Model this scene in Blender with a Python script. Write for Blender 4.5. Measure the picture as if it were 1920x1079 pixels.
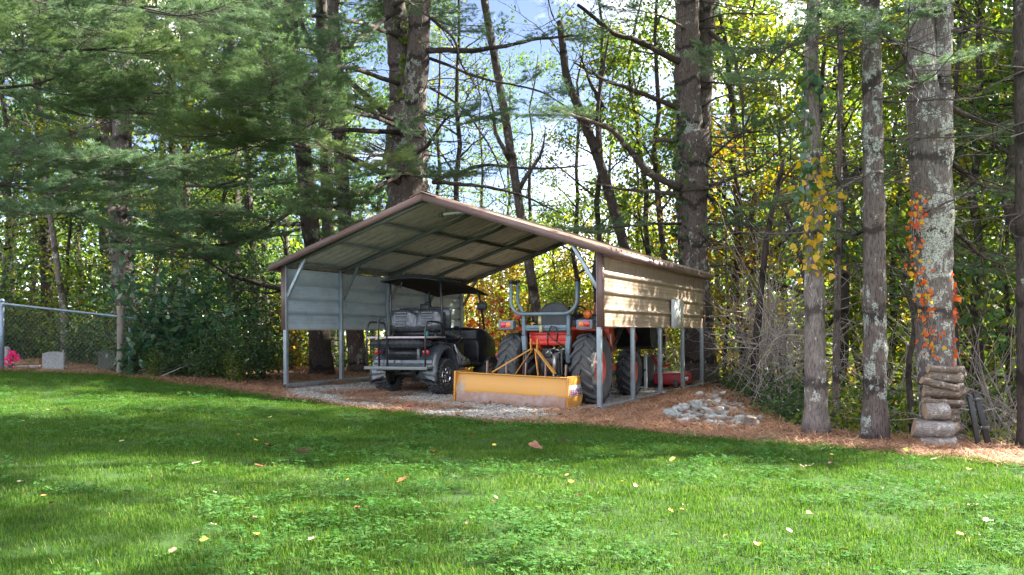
import bpy, math, random
import numpy as np
from mathutils import Vector, Matrix

for o in list(bpy.data.objects):
    bpy.data.objects.remove(o)
scene = bpy.context.scene
COL = scene.collection
PI = math.pi

# ------------------------------------------------------------------ camera
F, ROLL, HOR = 1634.7, 0.0064, 625.7          # focal length in px of a 1920 px wide frame, roll, horizon row
CAMZ = 1.0
cd = bpy.data.cameras.new('camera')
cam = bpy.data.objects.new('camera', cd)
COL.objects.link(cam)
cr, sr = math.cos(ROLL), math.sin(ROLL)
right, up, back = Vector((cr, 0, -sr)), Vector((sr, 0, cr)), Vector((0, -1, 0))
mw = Matrix((right, up, back)).transposed().to_4x4()
mw.translation = (0, 0, CAMZ)
cam.matrix_world = mw
cd.sensor_width = 36.0
cd.lens = 36.0 * F / 1920
cd.shift_y = (HOR - 539.5) / 1920
cd.clip_start, cd.clip_end = 0.05, 2000
scene.camera = cam

# ------------------------------------------------------------------ world and sun
SUN_EL = math.radians(36)
SUN_H = Vector((0.93, 0.37)).normalized()
sun_dir = Vector((SUN_H.x * math.cos(SUN_EL), SUN_H.y * math.cos(SUN_EL), math.sin(SUN_EL)))
world = bpy.data.worlds.new('World')
scene.world = world
world.use_nodes = True
nt = world.node_tree
nt.nodes.clear()
wo = nt.nodes.new('ShaderNodeOutputWorld')
bg = nt.nodes.new('ShaderNodeBackground')
sky = nt.nodes.new('ShaderNodeTexSky')
sky.sky_type = 'NISHITA'
sky.sun_disc = False
sky.sun_elevation = SUN_EL
sky.sun_rotation = math.atan2(SUN_H.x, SUN_H.y)
sky.air_density, sky.dust_density, sky.ozone_density = 0.4, 0.0, 3.0
tc = nt.nodes.new('ShaderNodeTexCoord')
mp = nt.nodes.new('ShaderNodeMapping')
mp.inputs['Scale'].default_value = (1.0, 1.0, 2.2)
mp.inputs['Location'].default_value = (1.0, 8.0, 2.0)
cn = nt.nodes.new('ShaderNodeTexNoise')
cn.inputs['Scale'].default_value = 2.1
cn.inputs['Detail'].default_value = 7
cn.inputs['Roughness'].default_value = 0.58
rmp = nt.nodes.new('ShaderNodeValToRGB')
rmp.color_ramp.elements[0].position, rmp.color_ramp.elements[1].position = 0.44, 0.62
mixc = nt.nodes.new('ShaderNodeMix')
mixc.data_type = 'RGBA'
mixc.inputs[7].default_value = (7.3, 7.4, 7.7, 1)
nt.links.new(tc.outputs['Generated'], mp.inputs['Vector'])
nt.links.new(mp.outputs[0], cn.inputs['Vector'])
nt.links.new(cn.outputs['Fac'], rmp.inputs[0])
nt.links.new(rmp.outputs[0], mixc.inputs[0])
tint = nt.nodes.new('ShaderNodeMix'); tint.data_type = 'RGBA'; tint.blend_type = 'MULTIPLY'; tint.inputs[0].default_value = 1.0
tint.inputs[7].default_value = (1.0, 0.77, 0.62, 1)
nt.links.new(sky.outputs[0], tint.inputs[6])
nt.links.new(tint.outputs[2], mixc.inputs[6])
nt.links.new(mixc.outputs[2], bg.inputs['Color'])
bg.inputs['Strength'].default_value = 0.056
nt.links.new(bg.outputs[0], wo.inputs['Surface'])
sd = bpy.data.lights.new('sun', 'SUN')
sd.energy = 2.9
sd.angle = math.radians(0.6)
sd.color = (1.0, 0.93, 0.82)
sun = bpy.data.objects.new('sun', sd)
COL.objects.link(sun)
sun.rotation_euler = sun_dir.to_track_quat('Z', 'Y').to_euler()
sun.location = (20, 8, 20)
vs = scene.view_settings
vs.view_transform, vs.look, vs.gamma, vs.use_curve_mapping = 'Standard', 'None', 1.0, False
vs.exposure = 3.75
scene.cycles.max_bounces = 14
scene.cycles.diffuse_bounces = 9
scene.cycles.glossy_bounces = 3
scene.cycles.transmission_bounces = 9
scene.cycles.use_denoising = True
scene.cycles.denoising_prefilter = 'NONE'

# ------------------------------------------------------------------ pixel helpers (1920 px frame)
def ray(px, py):
    u, v = px - 960.0, py - HOR
    return (u * cr - v * sr) / F, -(u * sr + v * cr) / F      # x per metre of depth, z per metre of depth
def P(px, py, Y):
    a, b = ray(px, py)
    return Vector((a * Y, Y, CAMZ + b * Y))

# ------------------------------------------------------------------ mesh builder
class MB:
    def __init__(s):
        s.V, s.F, s.n = [], [], 0
    def add(s, v, faces, m=0):
        v = np.asarray(v, float).reshape(-1, 3)
        groups = {}
        for f in faces:
            groups.setdefault(len(f), []).append(f)
        for k, fl in groups.items():
            s.F.append((np.asarray(fl, np.int64) + s.n, m))
        s.V.append(v)
        s.n += len(v)
    def addn(s, v, f, m=0):                                    # numpy arrays
        v = np.asarray(v, float).reshape(-1, 3)
        s.F.append((np.asarray(f, np.int64) + s.n, m))
        s.V.append(v)
        s.n += len(v)
    def box(s, c, size, R=None, m=0, taper=1.0):
        sx, sy, sz = [x / 2 for x in size]
        v = []
        for z in (-1, 1):
            t = taper if z > 0 else 1.0
            for (x, y) in ((-1, -1), (1, -1), (1, 1), (-1, 1)):
                v.append((x * sx * t, y * sy * t, z * sz))
        v = np.array(v)
        if R is not None:
            v = v @ np.array(R.to_3x3()).T
        v = v + np.array(c)
        s.add(v, [(3, 2, 1, 0), (4, 5, 6, 7), (0, 1, 5, 4), (1, 2, 6, 5), (2, 3, 7, 6), (3, 0, 4, 7)], m)
    def bar(s, a, b, w, h=None, m=0, upv=(0, 0, 1)):           # rectangular bar between two points
        a, b = Vector(a), Vector(b)
        d = (b - a)
        L = d.length
        z = d.normalized()
        x = z.cross(Vector(upv))
        if x.length < 1e-4:
            x = z.cross(Vector((0, 1, 0)))
        x.normalize()
        y = z.cross(x)
        R = Matrix((x, y, z)).transposed()
        s.box((a + b) / 2, (w, h or w, L), R, m)
    def tube(s, pts, r, n=8, m=0, cap=True, jit=None):
        pts = np.asarray([tuple(p) for p in pts], float)
        k = len(pts)
        r = np.full(k, r, float) if np.isscalar(r) else np.asarray(r, float)
        t = np.gradient(pts, axis=0)
        t /= np.linalg.norm(t, axis=1)[:, None] + 1e-12
        ref = np.array((0, 0, 1.0)) if abs(t[0][2]) < 0.9 else np.array((1.0, 0, 0))
        u = np.cross(ref, t[0]); u /= np.linalg.norm(u)
        ang = np.arange(n) * 2 * PI / n
        rings = []
        for i in range(k):
            u = u - t[i] * np.dot(u, t[i]); u /= np.linalg.norm(u) + 1e-12
            w = np.cross(t[i], u)
            rr = r[i] if jit is None else r[i] * jit[i]
            rings.append(pts[i] + (np.cos(ang)[:, None] * u + np.sin(ang)[:, None] * w) * (rr if np.isscalar(rr) else np.asarray(rr)[:, None]))
        v = np.concatenate(rings)
        i = np.arange(k - 1)[:, None] * n
        j = np.arange(n)[None, :]
        j2 = (j + 1) % n
        f = np.stack([i + j, i + j2, i + n + j2, i + n + j], -1).reshape(-1, 4)
        base = s.n
        s.addn(v, f, m)
        if cap:
            s.F.append((np.array([list(range(n))[::-1]]) + base, m))
            s.F.append((np.array([list(range(n))]) + base + (k - 1) * n, m))
    def cyl(s, a, b, r, n=12, m=0, r2=None):
        s.tube([a, b], [r, r if r2 is None else r2], n, m)
    def lathe(s, prof, axis='x', c=(0, 0, 0), n=32, m=0, close=False):   # prof: [(axial, radius)]
        k = len(prof)
        ang = np.arange(n) * 2 * PI / n
        v = []
        for (a, r) in prof:
            ca, sa = np.cos(ang) * r, np.sin(ang) * r
            aa = np.full(n, a)
            v.append(np.stack({'x': (aa, ca, sa), 'y': (sa, aa, ca), 'z': (ca, sa, aa)}[axis], -1))
        v = np.concatenate(v) + np.array(c)
        kk = k if close else k - 1
        i = np.arange(kk)[:, None]
        j = np.arange(n)[None, :]
        j2 = (j + 1) % n
        i2 = (i + 1) % k
        f = np.stack([i * n + j, i * n + j2, i2 * n + j2, i2 * n + j], -1).reshape(-1, 4)
        s.addn(v, f, m)
    def mesh(s, name, mats, smooth=False):
        me = bpy.data.meshes.new(name)
        V = np.concatenate(s.V) if s.V else np.zeros((0, 3))
        me.vertices.add(len(V))
        me.vertices.foreach_set('co', V.astype(np.float32).ravel())
        tot = sum(f.size for f, _ in s.F)
        nf = sum(len(f) for f, _ in s.F)
        me.loops.add(tot)
        me.polygons.add(nf)
        me.loops.foreach_set('vertex_index', np.concatenate([f.ravel() for f, _ in s.F]).astype(np.int32))
        tl = np.concatenate([np.full(len(f), f.shape[1]) for f, _ in s.F])
        st = np.concatenate([[0], np.cumsum(tl)[:-1]])
        me.polygons.foreach_set('loop_start', st.astype(np.int32))
        me.polygons.foreach_set('loop_total', tl.astype(np.int32))
        me.polygons.foreach_set('material_index', np.concatenate([np.full(len(f), m) for f, m in s.F]).astype(np.int32))
        if smooth:
            me.polygons.foreach_set('use_smooth', np.ones(nf, bool))
        me.update(calc_edges=True)
        for m in (mats if isinstance(mats, (list, tuple)) else [mats]):
            me.materials.append(m)
        return me
    def build(s, name, mats, parent=None, smooth=False, bevel=0, seg=2, kind=None):
        o = bpy.data.objects.new(name, s.mesh(name, mats, smooth))
        COL.objects.link(o)
        if parent is not None:
            o.parent = parent
        if bevel:
            md = o.modifiers.new('bevel', 'BEVEL')
            md.width, md.segments, md.limit_method, md.angle_limit = bevel, seg, 'ANGLE', math.radians(40)
            md.harden_normals = False
        if kind:
            o['kind'] = kind
        return o

def tag(o, label, cat, group=None, kind=None):
    o['label'], o['category'] = label, cat
    if group: o['group'] = group
    if kind: o['kind'] = kind
    return o
def thing(name, label, cat, loc=(0, 0, 0), rz=0.0, group=None):
    o = bpy.data.objects.new(name, None)
    COL.objects.link(o)
    o.location, o.rotation_euler = loc, (0, 0, rz)
    o.empty_display_size = 0.2
    return tag(o, label, cat, group)
def inst(name, me, parent=None, M=None, loc=None, rot=None, scl=None):
    o = bpy.data.objects.new(name, me)
    COL.objects.link(o)
    if parent is not None: o.parent = parent
    if M is not None: o.matrix_local = M
    if loc is not None: o.location = loc
    if rot is not None: o.rotation_euler = rot
    if scl is not None: o.scale = (scl,) * 3 if np.isscalar(scl) else scl
    return o

# ------------------------------------------------------------------ materials
def newmat(name):
    m = bpy.data.materials.new(name)
    m.use_nodes = True
    t = m.node_tree
    return m, t, t.nodes['Principled BSDF'], t.nodes['Material Output']
def _coord(t, scale=(1, 1, 1)):
    c = t.nodes.new('ShaderNodeTexCoord')
    mpn = t.nodes.new('ShaderNodeMapping')
    mpn.inputs['Scale'].default_value = scale
    t.links.new(c.outputs['Object'], mpn.inputs['Vector'])
    return mpn.outputs[0]
def _noise(t, vec, scale, detail=4, rough=0.55):
    n = t.nodes.new('ShaderNodeTexNoise')
    n.inputs['Scale'].default_value, n.inputs['Detail'].default_value, n.inputs['Roughness'].default_value = scale, detail, rough
    t.links.new(vec, n.inputs['Vector'])
    return n.outputs['Fac']
def _ramp(t, fac, stops, interp='LINEAR'):
    r = t.nodes.new('ShaderNodeValToRGB')
    r.color_ramp.interpolation = interp
    e = r.color_ramp.elements
    while len(e) < len(stops): e.new(0.5)
    for i, (p, c) in enumerate(stops):
        e[i].position = p
        e[i].color = (*c, 1) if len(c) == 3 else c
    t.links.new(fac, r.inputs[0])
    return r.outputs[0]
def _mix(t, fac, a, b):
    n = t.nodes.new('ShaderNodeMix')
    n.data_type = 'RGBA'
    for val, idx in ((fac, 0), (a, 6), (b, 7)):
        if hasattr(val, 'is_output'): t.links.new(val, n.inputs[idx])
        else: n.inputs[idx].default_value = val if idx == 0 else (*val, 1)
    return n.outputs[2]
def _bump(t, b, h, strength, dist):
    n = t.nodes.new('ShaderNodeBump')
    n.inputs['Strength'].default_value, n.inputs['Distance'].default_value = strength, dist
    t.links.new(h, n.inputs['Height'])
    t.links.new(n.outputs[0], b.inputs['Normal'])
def G3(v): return (v, v, v)

def paint(name, c1, c2=None, scale=6, rough=0.45, metal=0.0, lo=0.4, hi=0.7, bump=0.0, stretch=(1, 1, 1), rvar=0.15, coat=0.0):
    m, t, b, o = newmat(name)
    vec = _coord(t, stretch)
    n = _noise(t, vec, scale, 6, 0.62)
    col = _ramp(t, n, [(lo, c1), (hi, c2 or tuple(x * 0.75 for x in c1))])
    t.links.new(col, b.inputs['Base Color'])
    rr = _ramp(t, _noise(t, vec, scale * 2.3, 4), [(0.3, G3(max(0.03, rough - rvar))), (0.7, G3(min(1, rough + rvar)))])
    t.links.new(rr, b.inputs['Roughness'])
    b.inputs['Metallic'].default_value = metal
    if coat: b.inputs['Coat Weight'].default_value = coat
    if bump:
        _bump(t, b, _noise(t, vec, scale * 6, 5), bump, 0.01)
    return m
def worn(name, base, rust, scale, thr, rough=0.5, metal=0.0):
    m, t, b, o = newmat(name)
    vec = _coord(t)
    n1 = _noise(t, vec, scale, 9, 0.68)
    n2 = _noise(t, vec, scale * 0.35, 3)
    bc = _mix(t, n2, base, tuple(x * 0.8 for x in base))
    mask = _ramp(t, n1, [(thr, (0, 0, 0)), (thr + 0.07, (1, 1, 1))])
    rc = _ramp(t, _noise(t, vec, scale * 3, 6), [(0.3, rust), (0.7, tuple(x * 0.55 for x in rust))])
    t.links.new(_mix(t, mask, bc, rc), b.inputs['Base Color'])
    t.links.new(_ramp(t, mask, [(0, G3(rough)), (1, G3(0.9))]), b.inputs['Roughness'])
    b.inputs['Metallic'].default_value = metal
    _bump(t, b, n1, 0.25, 0.01)
    return m
def leafmat(name, stops, trans=0.4, rough=0.5, gloss=0.35, objw=0.45):
    m, t, b, o = newmat(name)
    g = t.nodes.new('ShaderNodeNewGeometry')
    oi = t.nodes.new('ShaderNodeObjectInfo')
    a = t.nodes.new('ShaderNodeMath'); a.operation = 'MULTIPLY'; a.inputs[1].default_value = 1 - objw
    t.links.new(g.outputs['Random Per Island'], a.inputs[0])
    c = t.nodes.new('ShaderNodeMath'); c.operation = 'MULTIPLY_ADD'; c.inputs[1].default_value = objw
    t.links.new(oi.outputs['Random'], c.inputs[0]); t.links.new(a.outputs[0], c.inputs[2])
    col = _ramp(t, c.outputs[0], stops)
    t.links.new(col, b.inputs['Base Color'])
    b.inputs['Roughness'].default_value = rough
    b.inputs['Specular IOR Level'].default_value = gloss
    tr = t.nodes.new('ShaderNodeBsdfTranslucent')
    hs = t.nodes.new('ShaderNodeHueSaturation')
    hs.inputs['Saturation'].default_value = 1.15; hs.inputs['Value'].default_value = 1.5
    t.links.new(col, hs.inputs['Color'])
    t.links.new(hs.outputs[0], tr.inputs['Color'])
    mx = t.nodes.new('ShaderNodeMixShader'); mx.inputs[0].default_value = trans
    t.links.new(b.outputs[0], mx.inputs[1]); t.links.new(tr.outputs[0], mx.inputs[2])
    t.links.new(mx.outputs[0], o.inputs['Surface'])
    return m
def barkmat(name, dark, light, lichen, amount, vscale=1.0, axis=2):
    m, t, b, o = newmat(name)
    vec = _coord(t, tuple(vscale * (1.6 if q == axis else 9) for q in range(3)))
    n1 = _noise(t, vec, 3.0, 8, 0.7)
    v3 = _coord(t)
    n2 = _noise(t, v3, 1.3, 3)
    base = _ramp(t, n1, [(0.32, dark), (0.68, light)])
    base = _mix(t, n2, base, tuple(x * 0.8 for x in light))
    n5 = _noise(t, vec, 9.0, 5, 0.6)
    base = _mix(t, _ramp(t, n5, [(0.36, G3(0.75)), (0.52, G3(0.0))]), base, tuple(x * 0.55 for x in dark))
    if axis == 2:
        sx = t.nodes.new('ShaderNodeSeparateXYZ'); t.links.new(v3, sx.inputs[0])
        w1 = t.nodes.new('ShaderNodeMath'); w1.operation = 'MULTIPLY_ADD'; w1.inputs[1].default_value = 1.22
        t.links.new(sx.outputs['Z'], w1.inputs[0]); t.links.new(_noise(t, v3, 2.5, 4, 0.6), w1.inputs[2])
        w2 = t.nodes.new('ShaderNodeMath'); w2.operation = 'PINGPONG'; w2.inputs[1].default_value = 0.5
        t.links.new(w1.outputs[0], w2.inputs[0])
        base = _mix(t, _ramp(t, w2.outputs[0], [(0.04, G3(0.8)), (0.11, G3(0.0))]), base, tuple(x * 0.6 for x in dark))
    n3 = _noise(t, _coord(t, (1, 1, 0.7)), 9.0, 8, 0.72)
    n4 = _noise(t, v3, 1.7, 3, 0.5)
    ad = t.nodes.new('ShaderNodeMath'); ad.operation = 'MULTIPLY_ADD'; ad.inputs[1].default_value = 0.45
    t.links.new(n4, ad.inputs[0]); t.links.new(n3, ad.inputs[2])
    thr = 0.90 - amount * 0.25
    mask = _ramp(t, ad.outputs[0], [(thr, (0, 0, 0)), (thr + 0.035, (1, 1, 1))])
    fine = _ramp(t, _noise(t, v3, 60, 3), [(0.35, G3(0.0)), (0.6, G3(1))])
    mm = t.nodes.new('ShaderNodeMath'); mm.operation = 'MULTIPLY'
    t.links.new(mask, mm.inputs[0]); t.links.new(fine, mm.inputs[1])
    t.links.new(_mix(t, mm.outputs[0], base, lichen), b.inputs['Base Color'])
    b.inputs['Roughness'].default_value = 0.9
    b.inputs['Specular IOR Level'].default_value = 0.2
    _bump(t, b, n1, 0.9, 0.03)
    return m

M = {}
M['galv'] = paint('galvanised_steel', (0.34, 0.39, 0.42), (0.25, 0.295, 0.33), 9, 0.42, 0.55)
M['galv_dark'] = paint('dark_grey_steel', (0.17, 0.19, 0.18), (0.12, 0.135, 0.125), 7, 0.5, 0.2)
M['trim'] = paint('brown_trim', (0.165, 0.098, 0.088), (0.13, 0.078, 0.07), 4, 0.42)
M['siding'] = paint('tan_siding', (0.38, 0.29, 0.21), (0.29, 0.22, 0.155), 2.2, 0.42, stretch=(1, 2.2, 0.6))
M['siding_in'] = paint('pale_primer', (0.42, 0.50, 0.545), (0.32, 0.38, 0.40), 2.2, 0.36, stretch=(1, 1.2, 3))
M['roof_top'] = paint('roof_tan', (0.30, 0.21, 0.16), (0.2, 0.12, 0.08), 5, 0.55)
M['roof_in'] = paint('roof_underside', (0.66, 0.66, 0.57), (0.52, 0.52, 0.44), 2.2, 0.34, 0.1, stretch=(1, 3, 1))
M['white'] = paint('white_plastic', (0.8, 0.82, 0.82), (0.7, 0.72, 0.72), 5, 0.4)
M['cable'] = paint('black_cable', (0.02, 0.02, 0.022), None, 5, 0.5)
M['rubber'] = paint('tyre_rubber', (0.045, 0.046, 0.050), (0.075, 0.072, 0.07), 5, 0.75, 0, 0.35, 0.75, 0.15)
M['rubber_grey'] = paint('dusty_tyre_rubber', (0.055, 0.06, 0.066), (0.10, 0.096, 0.09), 4, 0.8, 0, 0.35, 0.75, 0.2)
M['orange'] = paint('tractor_orange', (0.62, 0.075, 0.02), (0.46, 0.05, 0.018), 4, 0.42, coat=0.2)
M['red'] = paint('tractor_red', (0.72, 0.03, 0.012), (0.55, 0.025, 0.012), 3, 0.4, coat=0.2)
M['rim'] = paint('orange_rim', (0.55, 0.085, 0.05), (0.38, 0.07, 0.05), 6, 0.5)
M['bluegrey'] = paint('blue_grey_steel', (0.16, 0.215, 0.25), (0.12, 0.16, 0.19), 8, 0.45, 0.1)
M['greyplastic'] = paint('grey_plastic', (0.085, 0.09, 0.1), (0.06, 0.064, 0.07), 5, 0.55)
M['iron'] = paint('greasy_iron', (0.05, 0.05, 0.05), (0.11, 0.095, 0.085), 9, 0.5, 0.5)
M['steelbright'] = paint('worn_steel', (0.45, 0.45, 0.44), (0.28, 0.27, 0.26), 9, 0.35, 0.8)
M['amber'] = paint('amber_lens', (0.85, 0.17, 0.02), (0.7, 0.12, 0.02), 8, 0.25, coat=0.5)
M['lensred'] = paint('red_lens', (0.55, 0.012, 0.015), (0.45, 0.01, 0.012), 8, 0.2, coat=0.5)
M['black'] = paint('black_paint', (0.014, 0.015, 0.017), (0.022, 0.023, 0.026), 5, 0.4)
M['blacktube'] = paint('black_powder_coat', (0.02, 0.021, 0.023), (0.035, 0.036, 0.04), 8, 0.35, 0.0)
M['cloth'] = paint('black_canopy', (0.012, 0.012, 0.013), None, 6, 0.9)
M['body'] = paint('charcoal_body', (0.06, 0.069, 0.08), (0.045, 0.052, 0.06), 3, 0.24, coat=0.6)
M['vinyl'] = paint('black_vinyl', (0.04, 0.045, 0.052), (0.055, 0.06, 0.068), 6, 0.26, coat=0.6)
M['chrome'] = paint('chrome', (0.75, 0.77, 0.8), (0.6, 0.62, 0.66), 6, 0.14, 1.0, rvar=0.06)
M['silver'] = paint('silver_panel', (0.55, 0.58, 0.62), (0.4, 0.43, 0.46), 8, 0.3, 0.7)
M['deck'] = paint('bed_liner', (0.45, 0.38, 0.40), (0.33, 0.29, 0.3), 10, 0.55)
M['blade'] = worn('worn_yellow_paint', (0.62, 0.29, 0.05), (0.36, 0.20, 0.12), 5.5, 0.60, 0.45)
M['bladewear'] = worn('scuffed_yellow_paint', (0.62, 0.30, 0.055), (0.42, 0.36, 0.31), 3.4, 0.56, 0.45)
M['rust'] = paint('rusty_cutting_edge', (0.30, 0.175, 0.125), (0.36, 0.28, 0.26), 7, 0.7, 0.2, bump=0.3)
M['sticker'] = paint('white_sticker', (0.8, 0.8, 0.82), (0.72, 0.72, 0.75), 9, 0.4)
M['letter_red'] = paint('red_print', (0.6, 0.03, 0.05), None, 5, 0.5)
M['letter_blue'] = paint('blue_print', (0.06, 0.07, 0.28), None, 5, 0.5)
M['mower'] = paint('mower_red', (0.45, 0.02, 0.025), (0.3, 0.02, 0.02), 5, 0.45)
M['stone'] = paint('grave_granite', (0.36, 0.36, 0.37), (0.24, 0.25, 0.25), 22, 0.85, 0, bump=0.3)
M['stone_old'] = paint('lichened_stone', (0.10, 0.11, 0.085), (0.06, 0.07, 0.05), 9, 0.9, 0, bump=0.4)
M['rock'] = paint('limestone_rock', (0.42, 0.42, 0.40), (0.26, 0.265, 0.255), 7, 0.9, 0, bump=0.5)
M['rock_grey'] = paint('grey_rock', (0.27, 0.28, 0.27), (0.16, 0.17, 0.16), 8, 0.9, 0, bump=0.5)
M['pink'] = leafmat('pink_petal', [(0, (0.75, 0.015, 0.20)), (1, (0.85, 0.05, 0.30))], 0.25)
M['bark'] = barkmat('pine_bark', (0.030, 0.023, 0.020), (0.165, 0.13, 0.118), (0.34, 0.37, 0.33), 0.42)
M['bark_lichen'] = barkmat('lichened_bark', (0.055, 0.044, 0.04), (0.23, 0.195, 0.18), (0.47, 0.50, 0.44), 0.66)
M['bark_pale'] = barkmat('pale_bark', (0.07, 0.054, 0.048), (0.26, 0.215, 0.195), (0.48, 0.48, 0.43), 0.48)
M['bark_dark'] = barkmat('dark_bark', (0.025, 0.02, 0.018), (0.09, 0.072, 0.062), (0.28, 0.3, 0.26), 0.22)
M['twig'] = paint('grey_twig', (0.36, 0.31, 0.285), (0.22, 0.185, 0.17), 3, 0.85)
M['twig_dark'] = paint('dark_twig', (0.05, 0.04, 0.035), (0.09, 0.072, 0.062), 3, 0.9)
M['log'] = barkmat('log_bark', (0.06, 0.046, 0.038), (0.27, 0.215, 0.18), (0.40, 0.40, 0.36), 0.25, 2.2, 0)
M['log_pale'] = barkmat('pale_log_bark', (0.12, 0.10, 0.09), (0.40, 0.36, 0.33), (0.50, 0.50, 0.48), 0.4, 2.0, 0)
M['endgrain'] = paint('cut_wood', (0.36, 0.245, 0.16), (0.23, 0.15, 0.1), 12, 0.85)
M['fencewood'] = paint('grey_post_wood', (0.23, 0.19, 0.16), (0.14, 0.115, 0.1), 6, 0.9, stretch=(5, 5, 0.6), bump=0.5)
M['fencesteel'] = paint('blue_grey_galv', (0.21, 0.26, 0.33), (0.15, 0.19, 0.25), 6, 0.4, 0.4)
M['needle'] = leafmat('pine_needles', [(0, (0.07, 0.12, 0.055)), (0.5, (0.12, 0.19, 0.075)), (0.85, (0.18, 0.25, 0.09)), (1, (0.24, 0.24, 0.08))], 0.35, 0.5, 0.3, 0.6)
M['needle_blue'] = leafmat('blue_green_needles', [(0, (0.055, 0.105, 0.055)), (0.6, (0.10, 0.165, 0.08)), (1, (0.16, 0.22, 0.095))], 0.35, 0.5, 0.3, 0.6)
M['leaf_dark'] = leafmat('dark_green_leaves', [(0, (0.018, 0.045, 0.020)), (0.5, (0.036, 0.08, 0.03)), (0.9, (0.075, 0.12, 0.035)), (1, (0.16, 0.15, 0.03))], 0.4)
M['leaf_green'] = leafmat('green_leaves', [(0, (0.035, 0.075, 0.022)), (0.5, (0.08, 0.14, 0.03)), (0.85, (0.16, 0.19, 0.035)), (1, (0.30, 0.21, 0.035))], 0.5)
M['leaf_yg'] = leafmat('yellow_green_leaves', [(0, (0.06, 0.10, 0.022)), (0.45, (0.15, 0.19, 0.03)), (0.85, (0.24, 0.24, 0.035)), (1, (0.34, 0.24, 0.04))], 0.55)
M['leaf_gold'] = leafmat('golden_leaves', [(0, (0.16, 0.13, 0.03)), (0.5, (0.34, 0.21, 0.045)), (1, (0.42, 0.15, 0.035))], 0.5)
M['leaf_red'] = leafmat('red_leaves', [(0, (0.35, 0.05, 0.05)), (0.6, (0.42, 0.10, 0.06)), (1, (0.45, 0.24, 0.06))], 0.5)
M['leaf_big'] = leafmat('broad_dark_leaves', [(0, (0.024, 0.065, 0.034)), (0.6, (0.045, 0.11, 0.055)), (1, (0.09, 0.14, 0.05))], 0.3, 0.35, 0.6)
M['vine_orange'] = leafmat('orange_vine_leaf', [(0, (0.50, 0.06, 0.02)), (0.6, (0.62, 0.13, 0.03)), (1, (0.6, 0.24, 0.04))], 0.45)
M['vine_yellow'] = leafmat('yellow_vine_leaf', [(0, (0.30, 0.25, 0.03)), (0.5, (0.58, 0.40, 0.04)), (1, (0.6, 0.27, 0.05))], 0.45)
M['grass'] = leafmat('lawn_blades', [(0, (0.028, 0.072, 0.012)), (0.45, (0.055, 0.12, 0.019)), (0.8, (0.095, 0.165, 0.03)), (0.92, (0.17, 0.2, 0.06)), (1, (0.30, 0.26, 0.12))], 0.4, 0.6, 0.08, 0.25)
M['clover'] = leafmat('clover_leaves', [(0, (0.035, 0.11, 0.022)), (0.6, (0.065, 0.16, 0.038)), (1, (0.11, 0.20, 0.055))], 0.35, 0.6, 0.08, 0.4)
M['straw'] = leafmat('pine_straw', [(0, (0.20, 0.10, 0.06)), (0.5, (0.33, 0.185, 0.115)), (1, (0.46, 0.30, 0.195))], 0.1, 0.7, 0.2, 0.2)
M['litter'] = leafmat('leaf_litter', [(0, (0.13, 0.075, 0.045)), (0.5, (0.25, 0.15, 0.075)), (1, (0.34, 0.22, 0.10))], 0.2, 0.7, 0.2, 0.2)
M['pebble'] = leafmat('gravel_stones', [(0, (0.15, 0.135, 0.12)), (0.5, (0.28, 0.26, 0.235)), (1, (0.46, 0.44, 0.41))], 0.0, 0.85, 0.2, 0.15)

def groundmat(name, stops, scale, fine, bump=0.6):
    m, t, b, o = newmat(name)
    v = _coord(t)
    n = _noise(t, v, scale, 6, 0.65)
    f = _noise(t, v, fine, 6, 0.7)
    ad = t.nodes.new('ShaderNodeMath'); ad.operation = 'MULTIPLY_ADD'; ad.inputs[1].default_value = 0.5
    h = t.nodes.new('ShaderNodeMath'); h.operation = 'MULTIPLY'; h.inputs[1].default_value = 0.5
    t.links.new(f, h.inputs[0]); t.links.new(n, ad.inputs[0]); t.links.new(h.outputs[0], ad.inputs[2])
    t.links.new(_ramp(t, ad.outputs[0], stops), b.inputs['Base Color'])
    b.inputs['Roughness'].default_value = 0.95
    b.inputs['Specular IOR Level'].default_value = 0.15
    _bump(t, b, f, bump, 0.03)
    return m
M['g_lawn'] = groundmat('lawn_soil', [(0.3, (0.022, 0.05, 0.012)), (0.55, (0.035, 0.075, 0.016)), (0.75, (0.07, 0.08, 0.025))], 1.5, 40)
M['g_straw'] = groundmat('straw_ground', [(0.32, (0.15, 0.075, 0.045)), (0.5, (0.29, 0.15, 0.09)), (0.66, (0.36, 0.235, 0.155))], 1.1, 35)
M['g_gravel'] = groundmat('gravel_ground', [(0.3, (0.20, 0.15, 0.115)), (0.42, (0.30, 0.27, 0.24)), (0.6, (0.40, 0.385, 0.36)), (0.72, (0.27, 0.17, 0.11))], 0.9, 55)
M['g_forest'] = groundmat('forest_floor', [(0.3, (0.06, 0.045, 0.025)), (0.5, (0.14, 0.10, 0.05)), (0.7, (0.10, 0.11, 0.04))], 0.6, 12)

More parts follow.
